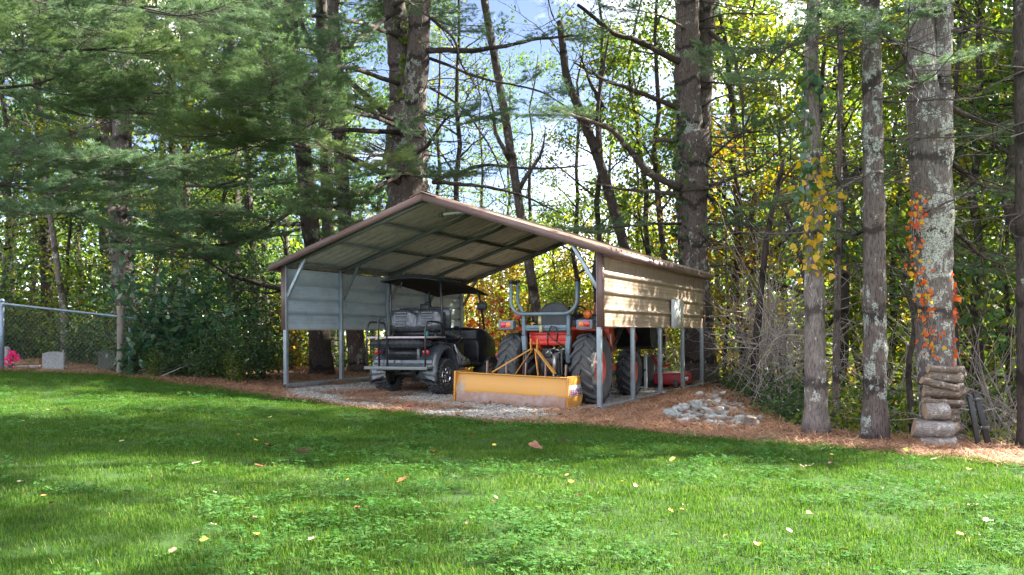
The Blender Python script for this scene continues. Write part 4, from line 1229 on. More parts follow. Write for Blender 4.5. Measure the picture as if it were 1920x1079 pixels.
def limb(tree, pix, Y0, Y1, r0, r1, mat='bark_dark', twigs=8, seed=0, tmat=None):
    k = len(pix)
    pts = [P(px, py, Y0 + (Y1 - Y0) * i / max(1, k - 1)) for i, (px, py) in enumerate(pix)]
    rng = np.random.default_rng(abs(seed + int(pix[0][0])))
    n = max(14, 5 * k)
    c = curve_pts(pts, n)
    c[1:] += np.cumsum(rng.normal(0, 0.010, (n - 1, 3)), 0)
    mb = MB()
    r = np.linspace(r0, r1, n) * (1 + 0.06 * rng.normal(0, 1, n))
    mb.tube(c, r, 8, 0)
    for i in range(twigs):
        j = rng.integers(n // 4, n)
        d = unit(rng.normal(0, 1, 3) + np.array([0, 0, 0.3]))
        ln = rng.uniform(0.25, 1.0)
        q = np.linspace(0, 1, 6)[:, None]
        s = c[j] + d * ln * q + np.cumsum(rng.normal(0, 0.03, (6, 3)), 0) * q
        mb.tube(s, np.linspace(min(0.010, r[j] * 0.5), 0.003, 6), 4, 0, cap=False)
    o = mb.build('branch', M[mat], smooth=True)
    put_world(tree, o)
    return c
def tree_at(name, label, px, py, Y=None, cat='tree', group=None):
    b = hit(px, py) if Y is None else P(px, py, Y)
    if Y is not None: b.z = Tz(b.x, b.y)
    return thing(name, label, cat, b, 0, group)
def sprays(tree, c, meshes, n, s0, s1, side=0.9, t0=0.35, tip=True):   # needle sprays along a branch
    k = len(c)
    for i in range(n):
        j = int((t0 + (1 - t0) * (i + 0.5) / n) * (k - 1))
        a = Vector(c[j]); d = Vector(c[min(j + 1, k - 1)] - c[max(j - 1, 0)]); d.z *= 0.4; d.normalize()
        e = Matrix.Rotation((1 if i % 2 else -1) * rnd.uniform(0.35, side), 3, 'Z') @ d
        e.z = rnd.uniform(-0.12, 0.14)
        s = rnd.uniform(s0, s1)
        put(tree, 'needle_spray', rnd.choice(meshes), orient(a, a + e, rnd.uniform(-0.35, 0.35), 3.0, s))
    if tip:
        a = Vector(c[-1]); d = Vector(c[-1] - c[-3]); d.z *= 0.4; d.normalize()
        put(tree, 'needle_spray', rnd.choice(meshes), orient(a - d * 0.5, a + d, rnd.uniform(-0.2, 0.2), 3.0, rnd.uniform(s0, s1)))
def whorls(tree, path, z0, z1, step, n, s0, s1, meshes, az=None, name='branch', droop=(-0.35, 0.1)):
    p = np.array([tuple(q) for q in path], float)
    z = z0
    while z < z1:
        c = Vector([np.interp(z, p[:, 2], p[:, k]) for k in range(3)])
        for i in range(n):
            a = rnd.uniform(0, 2 * PI) if az is None else rnd.uniform(*az)
            e = Vector((math.cos(a), math.sin(a), rnd.uniform(*droop)))
            put(tree, name, rnd.choice(meshes), orient(c, c + e, rnd.uniform(-1, 1), 3.0, rnd.uniform(s0, s1)))
        z += step * rnd.uniform(0.8, 1.2)

def pine(label, base, pix, Y, widths, mat, seed, top=15.0, name='pine_tree', sides=16, lean=None, extra_w=0.6):
    t = tree_at(name, label, base[0], base[1], Y)
    Yb = t.location.y
    pts = [t.location.copy()] + [P(px, py, Yb) for (px, py) in pix]
    rad = [w * Yb / F / 2 for w in widths]
    d = (pts[-1] - pts[-2]); d /= max(0.2, d.z); d = Vector((d.x * 0.5, d.y * 0.5, 1))
    n = 4
    z0 = pts[-1].z
    if z0 < top:
        for k in range(1, n + 1):
            pts.append(pts[-1] + d * (top - z0) / n); rad.append(rad[len(pix)] * (1 - extra_w * k / n))
    trunk(t, pts, rad, mat, sides, seed)
    return t, pts

# ------------------------------------------------------------------ the pines round the carport
# twin pine behind the left half of the carport
T1, p1 = pine('huge twin stemmed dark pine rising directly behind the carport ridge', (766, 690), [(764, 420), (762, 250), (764, 180)], 19.6, [84, 78, 74, 60], 'bark', 1, 2.2)
trunk(T1, [p1[2], P(752, 130, 19.6), P(740, 20, 19.6), P(732, -120, 19.6), P(728, -420, 19.6), P(722, -700, 19.6)], [0.36, 0.28, 0.24, 0.20, 0.14, 0.07], 'bark', 14, 2, name='stem')
trunk(T1, [p1[2], P(782, 130, 19.3), P(787, 20, 19.3), P(790, -120, 19.3), P(798, -420, 19.3), P(800, -760, 19.3)], [0.36, 0.26, 0.23, 0.2, 0.15, 0.07], 'bark', 14, 3, name='stem')
c = limb(T1, [(800, 96), (900, 92), (1010, 70), (1090, 62)], 19.2, 17, 0.07, 0.02, twigs=16); sprays(T1, c, BOUGH_T, 3, 0.3, 0.5, t0=0.6)
c = limb(T1, [(722, 212), (640, 140), (592, 90), (556, 10)], 19.4, 17, 0.075, 0.035, twigs=10)
c = limb(T1, [(606, 92), (520, 82), (400, 58), (300, 30)], 17.4, 15, 0.045, 0.015, 'bark', twigs=12, tmat='twig')
c = limb(T1, [(748, 342), (660, 300), (596, 272), (575, 235), (560, 190)], 19.2, 15.5, 0.08, 0.02, twigs=10); sprays(T1, c, BOUGH, 4, 0.42, 0.6, t0=0.5)
c = limb(T1, [(598, 274), (545, 272), (475, 260), (420, 240)], 16.4, 14.0, 0.045, 0.012, twigs=10); sprays(T1, c, BOUGH, 5, 0.42, 0.62, t0=0.3)
c = limb(T1, [(816, 338), (905, 308), (1000, 318), (1105, 310)], 19.3, 17.5, 0.05, 0.012, twigs=18)
c = limb(T1, [(812, 342), (880, 346), (960, 366), (1045, 402)], 19.3, 17.3, 0.05, 0.012, twigs=18)
c = limb(T1, [(802, 30), (850, 70), (860, 120), (900, 180)], 19.3, 18, 0.04, 0.01, twigs=14)
c = limb(T1, [(806, 165), (870, 205), (930, 300), (960, 400)], 19.3, 17.5, 0.03, 0.008, twigs=14)
c = limb(T1, [(806, 110), (900, 150), (1010, 170), (1080, 215)], 19.3, 17, 0.035, 0.01, twigs=14); sprays(T1, c, BOUGH_B, 3, 0.28, 0.42, t0=0.55)
for (pts_, y0, y1, ms, n_, s0, s1) in (
    ([(752, 160), (640, 120), (500, 150), (400, 170), (240, 165)], 19.4, 11.8, BOUGH, 11, 0.40, 0.62),
    ([(752, 230), (640, 190), (560, 160), (470, 180)], 19.2, 13.0, BOUGH, 8, 0.42, 0.6),
    ([(752, 240), (690, 215), (620, 205), (560, 240)], 19.2, 14.0, BOUGH, 6, 0.42, 0.6),
    ([(750, 250), (600, 240), (430, 230), (320, 210), (180, 210)], 19.2, 12.0, BOUGH, 6, 0.40, 0.6),
    ([(756, 300), (800, 280), (830, 230), (850, 215)], 19.2, 16.5, BOUGH_B, 4, 0.36, 0.5),
    ([(760, 330), (770, 320), (790, 330), (830, 330)], 19.2, 16.8, BOUGH_B, 4, 0.36, 0.5),
    ([(752, 330), (700, 350), (650, 370), (610, 390)], 19.2, 15.6, BOUGH_B, 5, 0.4, 0.55),
    ([(752, 300), (720, 290), (690, 290), (660, 320)], 19.2, 16.0, BOUGH, 5, 0.4, 0.55),
    ([(750, 70), (650, 30), (540, 20), (420, 40)], 19.4, 13.5, BOUGH_B, 4, 0.45, 0.65),
    ([(750, 20), (690, 60), (640, 90), (600, 110)], 19.4, 15.5, BOUGH_B, 5, 0.4, 0.6),
    ([(740, 10), (760, 0), (790, 30), (850, 60)], 19.3, 16.5, BOUGH_T, 4, 0.4, 0.6)):
    c = limb(T1, pts_, y0, y1, 0.055, 0.012, twigs=6); sprays(T1, c, ms, n_, s0, s1, t0=0.42)
whorls(T1, [p1[2], P(787, -700, 19.3)], 9.5, 17, 0.9, 4, 0.8, 1.5, BOUGH_B, name='needle_spray')
whorls(T1, [P(790, 360, 19.4), P(790, 0, 19.3)], 4.2, 8.2, 0.8, 3, 0.5, 1.0, DEAD, az=(-0.9, 0.7))

# leaning trunks behind the left wall
T2, p2 = pine('dark leaning pine trunk behind the left half wall nearest the corner post', (604, 712), [(596, 560), (574, 330), (548, 100), (536, -60)], 17.6, [44, 36, 32, 28, 26], 'bark_dark', 5, 16)
whorls(T2, p2, 3.0, 8, 0.8, 3, 0.4, 0.9, DEAD); whorls(T2, p2, 9.0, 15, 1.0, 4, 0.7, 1.1, BOUGH_B, name='needle_spray')
c = limb(T2, [(570, 380), (480, 450), (400, 470), (300, 440)], 17.6, 14.5, 0.05, 0.012, twigs=14); sprays(T2, c, BOUGH_B, 6, 0.36, 0.55)
c = limb(T2, [(572, 420), (520, 420), (450, 400), (380, 410)], 17.6, 15.0, 0.05, 0.012, twigs=14); sprays(T2, c, BOUGH_B, 4, 0.36, 0.55)
c = limb(T2, [(590, 500), (540, 546), (430, 522), (382, 494)], 17.6, 15.6, 0.075, 0.02, twigs=10)
c = limb(T2, [(590, 520), (520, 552), (440, 548)], 17.6, 16.2, 0.04, 0.012, twigs=8)
c = limb(T2, [(580, 400), (620, 380), (640, 400), (650, 430)], 17.4, 15.6, 0.04, 0.012, twigs=8); sprays(T2, c, BOUGH_B, 4, 0.34, 0.5)
T2b, p2b = pine('slimmer brown trunk behind the left half wall beside the golf cart', (672, 700), [(664, 600), (644, 380), (630, 150), (622, -60)], 19.0, [34, 30, 26, 22, 20], 'bark', 6, 16)
whorls(T2b, p2b, 4, 9, 0.9, 3, 0.4, 0.9, DEAD); whorls(T2b, p2b, 9.5, 15, 1.0, 3, 0.7, 1.1, BOUGH_B, name='needle_spray')

# big forked pine behind the right rear corner
T3, p3 = pine('massive lichened pine forking in two behind the right rear corner post', (1313, 726), [(1306, 600), (1299, 480), (1297, 360), (1300, 250)], 18.3, [66, 58, 54, 58, 68], 'bark', 11, 2.0)
a0 = p3[-1]
trunk(T3, [p3[-2], P(1291, 220, 18.2), P(1288, 110, 18.2), P(1290, 0, 18.2), P(1284, -250, 18.2), P(1276, -700, 18.2)], [0.31, 0.27, 0.25, 0.235, 0.17, 0.07], 'bark', 16, 12, name='stem')
trunk(T3, [p3[-2], P(1312, 220, 18.5), P(1320, 110, 18.6), P(1322, 0, 18.6), P(1326, -250, 18.6), P(1336, -700, 18.6)], [0.28, 0.24, 0.215, 0.2, 0.15, 0.07], 'bark', 16, 13, name='stem')
c = limb(T3, [(1275, 352), (1215, 324), (1168, 262), (1140, 236), (1045, 206)], 18.1, 15.5, 0.085, 0.025, 'bark', twigs=10); sprays(T3, c, BOUGH_B, 3, 0.25, 0.36, t0=0.82)
c = limb(T3, [(1278, 118), (1198, 76), (1150, 56), (1088, 2)], 18.1, 16, 0.075, 0.03, 'bark_dark', twigs=14)
c = limb(T3, [(1278, 204), (1192, 170), (1110, 132), (1080, 110)], 18.1, 16.3, 0.065, 0.015, 'bark_dark', twigs=18)
c = limb(T3, [(1276, 364), (1180, 358), (1100, 340)], 18.1, 16.8, 0.05, 0.015, 'bark', twigs=10)
c = limb(T3, [(1270, 262), (1215, 260)], 18.1, 17.5, 0.05, 0.03, 'bark', twigs=2)
c = limb(T3, [(1330, 60), (1375, 100), (1395, 190), (1400, 330)], 18.4, 17.3, 0.05, 0.012, 'bark_dark', twigs=14)
c = limb(T3, [(1325, 350), (1395, 330), (1425, 320), (1460, 290)], 18.2, 16.5, 0.045, 0.012, 'bark_dark', twigs=14)
c = limb(T3, [(1325, 365), (1395, 420), (1440, 470)], 18.2, 16.5, 0.035, 0.01, 'bark_dark', twigs=14)
whorls(T3, [P(1310, 520, 18.3), P(1310, 0, 18.3)], 2.4, 8.2, 0.55, 4, 0.5, 1.2, DEAD, az=(-1.6, 1.2))
whorls(T3, [P(1300, 300, 18.3), P(1300, -700, 18.3)], 9.5, 17, 0.9, 4, 0.8, 1.5, BOUGH_B, name='needle_spray')

# row of trunks on the right
T4, p4 = pine('pale lichen spotted pine trunk with yellow leaf vine, first right of rock bank', (1531, 816), [(1528, 640), (1527, 500), (1525, 330), (1520, 180), (1524, 0)], None, [44, 38, 34, 32, 27, 22], 'bark_pale', 21, 14)
whorls(T4, p4, 2.2, 6.0, 0.6, 3, 0.3, 0.75, DEAD)
T5, p5 = pine('thin grey pole trunk just behind the pale vine clad pine', (1563, 786), [(1570, 560), (1574, 300), (1578, 0)], 11.6, [14, 12, 10, 8], 'bark', 22, 12, sides=9)
whorls(T5, p5, 1.6, 6.4, 0.8, 2, 0.2, 0.5, DEAD)
T6, p6 = pine('dark straight pine trunk between the vine clad pine and the log stack', (1639, 828), [(1640, 640), (1638, 400), (1635, 200), (1632, 0)], None, [45, 41, 38, 35, 33], 'bark', 23, 15)
whorls(T6, p6, 2.6, 6.0, 0.5, 4, 0.3, 0.8, DEAD)
T7, p7 = pine('stout whitish lichened pine forking high behind the log stack', (1759, 826), [(1752, 640), (1746, 400), (1744, 260), (1742, 180)], 9.75, [62, 66, 70, 76, 78], 'bark_lichen', 24, 2.0)
trunk(T7, [p7[-2], P(1730, 160, 9.7), P(1722, 0, 9.7), P(1714, -200, 9.7), P(1700, -700, 9.7), P(1690, -1300, 9.7)], [0.20, 0.155, 0.135, 0.12, 0.10, 0.05], 'bark_lichen', 14, 25, name='stem')
trunk(T7, [p7[-2], P(1760, 160, 9.8), P(1768, 0, 9.8), P(1776, -200, 9.8), P(1790, -700, 9.8), P(1800, -1300, 9.8)], [0.19, 0.13, 0.11, 0.10, 0.085, 0.05], 'bark_lichen', 14, 26, name='stem')
whorls(T7, [P(1746, 520, 9.75), P(1746, 0, 9.75)], 1.9, 5.2, 0.45, 4, 0.25, 0.75, DEAD)
T8, p8 = pine('dark pine trunk half cut off at the right edge of the photo', (1928, 846), [(1924, 600), (1920, 300), (1914, 0)], None, [34, 31, 29, 27], 'bark_dark', 27, 15)
whorls(T8, p8, 2.2, 5.6, 0.5, 3, 0.25, 0.6, DEAD)
for (tt, pth, pix_, y0, y1, ms, n_, s0, s1) in (
    (T4, p4, [(1522, 60), (1500, 70), (1460, 100), (1430, 150)], 9.8, 8.6, BOUGH_B, 3, 0.24, 0.36),
    (T4, p4, [(1524, 30), (1560, 30), (1590, 50), (1610, 60)], 9.8, 8.8, BOUGH_B, 3, 0.22, 0.34),
    (T6, p6, [(1634, 40), (1680, 80), (1720, 150)], 9.4, 8.2, BOUGH_T, 2, 0.22, 0.34),
    (T6, p6, [(1640, 420), (1600, 440), (1560, 430)], 9.4, 10.6, BOUGH_T, 3, 0.25, 0.36),
    (T6, p6, [(1640, 300), (1600, 320), (1560, 350), (1480, 380)], 9.4, 11.5, BOUGH_T, 4, 0.26, 0.38),
    (T7, p7, [(1780, 300), (1830, 340), (1900, 350)], 9.7, 10.6, BOUGH_T, 4, 0.25, 0.4),
    (T7, p7, [(1780, 420), (1830, 470), (1900, 500)], 9.7, 11.0, BOUGH_T, 4, 0.25, 0.4),
    (T7, p7, [(1780, 200), (1850, 230), (1930, 210)], 9.7, 10.8, BOUGH_T, 4, 0.25, 0.4),
    (T7, p7, [(1780, 60), (1830, 40), (1890, 60)], 9.7, 10.8, BOUGH_T, 3, 0.25, 0.4),
    (T3, p3, [(1325, 420), (1390, 420), (1450, 440)], 18.2, 16.0, BOUGH_T, 4, 0.35, 0.5),
    (T3, p3, [(1325, 300), (1390, 250), (1460, 250)], 18.2, 16.0, BOUGH_T, 4, 0.35, 0.5),
    (T3, p3, [(1280, 420), (1200, 420), (1120, 430)], 18.2, 16.6, BOUGH_T, 4, 0.35, 0.5),
    (T3, p3, [(1300, 60), (1240, 30), (1180, 20)], 18.2, 16.6, BOUGH_T, 3, 0.35, 0.5)):
    c = limb(tt, pix_, y0, y1, 0.03, 0.008, twigs=8); sprays(tt, c, ms, n_, s0, s1, t0=0.4)
# crowns above the frame
for (tt, pth, z0, z1, s0, s1) in ((T4, p4, 7.2, 13.5, 0.6, 1.1), (T6, p6, 7.4, 14.5, 0.6, 1.1), (T8, p8, 7.0, 14.5, 0.6, 1.1)):
    whorls(tt, pth, z0, z1, 0.8, 4, s0, s1, BOUGH_B, name='needle_spray')
whorls(T7, [p7[-1], P(1750, -1300, 9.75)], 7.2, 13.5, 0.8, 5, 0.6, 1.1, BOUGH_B, name='needle_spray')

# pines whose trunks stand outside the frame, their boughs reach in
def out_pine(label, x, y, H, r, seed, mat='bark'):
    t = thing('pine_tree', label, 'tree', (x, y, Tz(x, y)), 0)
    rng = random.Random(seed)
    pts = [Vector((x, y, t.location.z))] + [Vector((x + rng.uniform(-.15, .15), y + rng.uniform(-.15, .15), t.location.z + H * k / 5)) for k in range(1, 6)]
    trunk(t, pts, [r * (1 - 0.16 * k) for k in range(6)], mat, 14, seed)
    return t, pts
L1, q1 = out_pine('leafy pine just beyond the left edge whose boughs hang into the upper left', -10.2, 12.2, 17, 0.24, 31)
for (pix_, y0, y1, ms, n_, s0, s1) in (
    ([(-420, 0), (-200, 20), (0, 40), (160, 30)], 12.2, 10.6, BOUGH_B, 9, 0.36, 0.55),
    ([(-420, 60), (-150, 80), (60, 100), (250, 90)], 12.2, 10.2, BOUGH, 9, 0.36, 0.56),
    ([(-420, -60), (-150, -20), (120, 0), (330, 20)], 12.2, 10.6, BOUGH_B, 9, 0.38, 0.58),
    ([(-420, 260), (-160, 260), (20, 290), (160, 300)], 12.2, 11.0, BOUGH_B, 8, 0.34, 0.5),
    ([(-420, 330), (-160, 330), (0, 350), (140, 370)], 12.2, 11.2, BOUGH_B, 8, 0.34, 0.5),
    ([(-420, 160), (-160, 160), (20, 170), (130, 140)], 12.2, 10.8, BOUGH_B, 7, 0.32, 0.46),
    ([(-420, 330), (-160, 300), (60, 300), (190, 345), (320, 318)], 12.4, 13.0, BOUGH_B, 6, 0.34, 0.5)):
    c = limb(L1, pix_, y0, y1, 0.05, 0.012, twigs=6); sprays(L1, c, ms, n_, s0, s1, t0=0.45)
whorls(L1, q1, 8.5, 16, 0.9, 4, 0.7, 1.2, BOUGH_B, name='needle_spray')
L2, q2 = out_pine('tall pine in the left woods with long drooping dark boughs', -8.6, 19.5, 18, 0.26, 32)
for (pix_, y0, y1, ms, n_, s0, s1) in (
    ([(238, 330), (300, 350), (400, 352), (490, 310)], 19.4, 15.0, BOUGH_B, 5, 0.36, 0.55),
    ([(238, 280), (330, 322), (420, 290), (470, 270)], 19.4, 15.2, BOUGH_B, 3, 0.36, 0.55),
    ([(238, 400), (330, 420), (420, 440)], 19.4, 15.6, BOUGH_B, 6, 0.4, 0.6),
    ([(238, 440), (300, 470), (360, 480)], 19.4, 16.2, BOUGH_B, 6, 0.36, 0.55),
    ([(235, 200), (180, 230), (100, 260), (20, 270)], 19.4, 15.5, BOUGH_B, 3, 0.4, 0.6),
    ([(235, 100), (300, 110), (380, 100)], 19.4, 15.5, BOUGH_B, 2, 0.4, 0.6),
    ([(235, 380), (180, 400), (120, 400), (60, 390)], 19.4, 15.5, BOUGH_B, 4, 0.4, 0.6)):
    c = limb(L2, pix_, y0, y1, 0.05, 0.012, twigs=10); sprays(L2, c, ms, n_, s0, s1, t0=0.35)
whorls(L2, q2, 7.5, 17, 0.9, 4, 0.7, 1.3, BOUGH_B, name='needle_spray')

# ------------------------------------------------------------------ broadleaf trees of the woods
def btree(seed, H, cr_, base, nl, per, size, sig, leaf_mats, thin=0.0095):
    rng = np.random.default_rng(seed)
    n = 16
    t = np.linspace(0, 1, n)
    wv = np.cumsum(rng.normal(0, 0.010 * H, (n, 2)), 0) * t[:, None] ** 0.7
    path = np.stack([wv[:, 0], wv[:, 1], H * 0.93 * t], -1)
    rad = thin * H * (1 - 0.86 * t)
    tm = MB()
    tm.tube(path, rad * (1 + 0.04 * rng.normal(0, 1, n)), 9, 0)
    trunk_me = tm.mesh('trunk', [M['bark_dark']], True)
    mb = MB()
    pts = []
    for i in range(nl):
        tt = base + (1 - base) * (i + rng.random()) / nl
        p = np.array([np.interp(tt, t, path[:, k]) for k in range(3)])
        az = i * 2.4 + rng.uniform(-0.5, 0.5)
        el = math.radians(rng.uniform(5, 55))
        ln = cr_ * (1 - 0.6 * (tt - base) / (1 - base)) * rng.uniform(0.65, 1.15)
        d = np.array([math.cos(az) * math.cos(el), math.sin(az) * math.cos(el), math.sin(el)])
        q = np.linspace(0, 1, 8)[:, None]
        lp = p + d * ln * q + np.cumsum(rng.normal(0, 0.05 * ln, (8, 3)), 0) * q * 0.7
        r0 = max(0.012, np.interp(tt, t, rad) * 0.5)
        mb.tube(lp, np.linspace(r0, 0.006, 8), 5, 0, cap=False)
        for k in range(5):
            j = rng.integers(2, 8)
            e = unit(d + rng.normal(0, 0.75, 3))
            l2 = ln * rng.uniform(0.18, 0.45)
            sp = lp[j] + e * l2 * np.linspace(0, 1, 5)[:, None] + np.cumsum(rng.normal(0, 0.03 * ln, (5, 3)), 0) * 0.5
            mb.tube(sp, np.linspace(0.010, 0.003, 5), 3, 0, cap=False)
            for s in (2, 3, 4):
                if rng.random() < 0.8: pts.append(sp[s] + rng.normal(0, sig, (per, 3)) * np.array([1, 1, 0.7]))
        pts.append(lp[-1] + rng.normal(0, sig, (per, 3)) * np.array([1, 1, 0.7]))
    pts = np.concatenate(pts)
    k = rng.random(len(pts)) < 0.75
    leaves(mb, pts[k], size, rng, 1); leaves(mb, pts[~k], size * 0.9, rng, 2)
    crown_me = mb.mesh('crown', [M['bark_dark'], M[leaf_mats[0]], M[leaf_mats[1]]])
    return trunk_me, crown_me, H
BT = [btree(101, 15, 3.6, 0.16, 20, 26, 0.17, 0.27, ('leaf_dark', 'leaf_green')),
      btree(102, 16, 3.2, 0.20, 20, 25, 0.165, 0.27, ('leaf_green', 'leaf_yg')),
      btree(103, 13, 3.4, 0.12, 20, 27, 0.165, 0.29, ('leaf_yg', 'leaf_green')),
      btree(104, 17, 2.8, 0.30, 14, 15, 0.15, 0.26, ('leaf_dark', 'leaf_green')),
      btree(105, 9, 2.9, 0.10, 17, 28, 0.14, 0.34, ('leaf_yg', 'leaf_green')),
      btree(106, 8, 2.7, 0.10, 16, 26, 0.14, 0.34, ('leaf_gold', 'leaf_yg')),
      btree(107, 15, 2.3, 0.40, 14, 10, 0.12, 0.24, ('leaf_green', 'leaf_yg'), 0.008),
      btree(108, 14, 3.5, 0.15, 20, 27, 0.165, 0.28, ('leaf_green', 'leaf_dark'))]
KIND = ['dense dark green broadleaf tree', 'tall mid green broadleaf tree', 'yellow green broadleaf tree', 'tall thin crowned broadleaf tree', 'small bright yellow green tree', 'small golden autumn tree', 'slender sparse leaved tree', 'bushy green broadleaf tree']
LANES = [(-999, 60, 'beyond the steel fence post'), (60, 160, 'behind the pale gravestone'), (160, 262, 'behind the wooden fence post'), (262, 400, 'behind the broad leaved evergreen shrubs'), (400, 550, 'left of the leaning dark pine'), (550, 640, 'behind the leaning dark pine'), (640, 800, 'behind the twin stemmed pine'),
         (800, 890, 'just right of the twin stemmed pine'), (890, 1000, 'behind the slender grey trunk'), (1000, 1100, 'between the slender and the crooked trunk'), (1100, 1200, 'behind the dark crooked trunk'), (1200, 1300, 'left of the massive forked pine'), (1300, 1400, 'right of the massive forked pine'),
         (1400, 1490, 'left of the vine clad pine'), (1490, 1590, 'behind the vine clad pine'), (1590, 1680, 'behind the dark straight pine'), (1680, 1790, 'behind the stout lichened pine'), (1790, 1890, 'right of the stout lichened pine'), (1890, 9999, 'at the right edge of the woods')]
PLACED = []
def place(t, kind, px, Y, group):
    where = next(w for (a, b, w) in LANES if a <= px < b)
    PLACED.append((t, kind, where, Y))
    t['group'] = group
def finish_labels():
    by = {}
    for t, k, w, Y in PLACED: by.setdefault((k, w), []).append((Y, t))
    for (k, w), l in by.items():
        l.sort(key=lambda q: q[0])
        names = {1: [''], 2: ['nearer ', 'farther '], 3: ['nearest ', 'middle ', 'farthest ']}.get(len(l)) or ['nearest '] + ['second ', 'third ', 'fourth ', 'fifth '][:len(l) - 2] + ['farthest ']
        for q, (Y, t) in zip(names, l): t['label'] = q + k + ' ' + w
LWH = CWH = RWH = 'in the woods'
def wood_tree(k, px, Y, s, rz, where):
    a, b = ray(px, 600)
    x = a * Y
    tr_me, cr_me, H = BT[k]
    t = thing('broadleaf_tree', KIND[k] + ' ' + where, 'tree', (x, Y, Tz(x, Y) - 0.1), rz, KIND[k] + 's ' + where)
    t.scale = (s, s, s * rnd.uniform(0.92, 1.1))
    place(t, KIND[k], px, Y, 'broadleaf trees in the woods')
    inst('trunk', tr_me, t); inst('crown', cr_me, t)
    return t
rnd = random.Random(11)
for (k, px, Y, s) in ((3, 90, 21, 1.0), (0, 10, 24, 0.9), (3, 205, 23, 1.0), (0, 330, 25, 0.95), (7, -80, 20, 1.0), (1, 150, 30, 1.0), (3, 290, 32, 1.1), (7, 420, 28, 0.9), (0, 60, 33, 0.9),
                      (3, 480, 24, 1.0), (0, 540, 30, 1.0), (1, 400, 36, 1.0), (3, 20, 38, 1.1), (1, 240, 40, 1.1), (0, 500, 38, 1.0), (1, 330, 21, 0.6), (7, 440, 21, 0.55), (0, 640, 27, 0.95), (3, 700, 34, 1.0), (1, 600, 38, 0.9), (4, 130, 20.5, 0.7)):
    wood_tree(k, px, Y, s, rnd.uniform(0, 6.28), LWH)
for (k, px, Y, s) in ((5, 820, 30, 0.85), (4, 900, 33, 0.9), (5, 960, 28, 0.8), (4, 1040, 31, 0.9), (5, 1110, 29, 0.9), (4, 1180, 27, 0.95), (5, 870, 38, 1.0), (4, 1000, 40, 1.0), (5, 1080, 42, 1.0), (4, 1220, 36, 1.0), (6, 830, 26, 0.9), (6, 1000, 27, 0.9),
                      (6, 1090, 25, 0.95), (6, 1200, 30, 1.0), (6, 900, 36, 1.1), (1, 1235, 24, 0.9), (6, 1150, 36, 1.1), (5, 930, 23, 0.55), (4, 1060, 23, 0.5), (6, 960, 44, 1.2), (6, 860, 24, 1.0), (6, 1130, 23, 1.0), (6, 1240, 22, 1.0)):
    wood_tree(k, px, Y, s, rnd.uniform(0, 6.28), CWH)
for (k, px, Y, s) in ((1, 1400, 22, 1.0), (2, 1450, 26, 1.1), (1, 1500, 20, 0.9), (2, 1650, 19.5, 0.9), (1, 1620, 24, 1.0), (2, 1720, 22, 1.0), (1, 1820, 18, 0.95), (2, 1860, 24, 1.0), (4, 1900, 15, 0.95), (1, 1960, 20, 1.0), (2, 1360, 30, 1.1),
                      (1, 1480, 34, 1.2), (2, 1580, 32, 1.1), (1, 1700, 34, 1.2), (2, 1800, 34, 1.2), (1, 1900, 32, 1.2), (5, 1350, 22, 0.9), (5, 1660, 28, 1.1), (2, 2050, 24, 1.0), (6, 1570, 17, 0.9), (6, 1420, 24, 1.0), (6, 1850, 14, 0.9), (3, 1340, 27, 1.0)):
    wood_tree(k, px, Y, s, rnd.uniform(0, 6.28), RWH)
# trees right of the frame that shade the lawn
for (k, x, y, s) in ((0, 9.5, 13.5, 0.95), (7, 12.5, 14.5, 1.0), (0, 15.5, 17, 1.1), (7, 11.0, 17.5, 1.0), (1, 18, 20, 1.2), (7, 17, 15.0, 0.9), (7, 7.7, 12.7, 0.9), (7, 9.8, 10.8, 0.8), (0, 11.8, 12.6, 0.9)):
    t = thing('broadleaf_tree', KIND[k] + ' outside the frame beyond the log stack', 'tree', (x, y, Tz(x, y) - 0.1), rnd.uniform(0, 6), KIND[k] + 's outside the frame')
    t.scale = (s, s, s); inst('trunk', BT[k][0], t); inst('crown', BT[k][1], t)
# individual slender trunks that stand out
def slender(label, pix, Y, w0, w1, mat, seed, forks=(), foliage=True):
    t = tree_at('slender_tree', label, pix[0][0], pix[0][1], Y)
    pts = [t.location.copy()] + [P(px, py, Y) for (px, py) in pix]
    n = len(pts)
    trunk(t, pts, [(w0 + (w1 - w0) * k / (n - 1)) * Y / F / 2 for k in range(n)], mat, 10, seed, whorl=False)
    for f_ in forks: limb(t, f_, Y, Y - 0.8, w1 * 0.8 * Y / F / 2, 0.012, mat, twigs=12)
    for k in range(8):
        c = Vector(pts[-1]) if k > 4 else Vector(pts[-2]).lerp(Vector(pts[-1]), rnd.random())
        e = Vector((rnd.uniform(-1, 1), rnd.uniform(-1, 1), rnd.uniform(0, 0.8)))
        put(t, 'branch', rnd.choice(DEAD), orient(c, c + e, rnd.uniform(0, 3), 3, rnd.uniform(0.5, 1.0)))
    return t
slender('slender straight grey trunk rising behind the tractor seat', [(1008, 600), (1000, 540), (976, 400), (946, 210), (908, 0), (890, -120)], 21.5, 21, 13, 'bark', 51, [[(955, 300), (935, 250), (925, 190), (915, 150)], [(970, 360), (1010, 300), (1020, 240)]])
slender('dark crooked trunk leaning left against the open sky', [(1190, 560), (1168, 450), (1130, 320), (1092, 215), (1062, 150), (1050, 40)], 21.0, 23, 13, 'bark_dark', 52, [[(1122, 300), (1128, 200), (1142, 100), (1150, 40)], [(1115, 280), (1085, 230), (1075, 180)], [(1130, 200), (1105, 150), (1090, 110)]])
slender('pale thin stem behind the left pine boughs', [(120, 590), (105, 480), (92, 390), (80, 260)], 19.0, 13, 9, 'bark_pale', 53)
slender('leaning grey trunk blurred by needles in the upper left', [(240, 560), (222, 430), (214, 350), (196, 200), (185, 0)], 21.0, 30, 20, 'bark', 54)
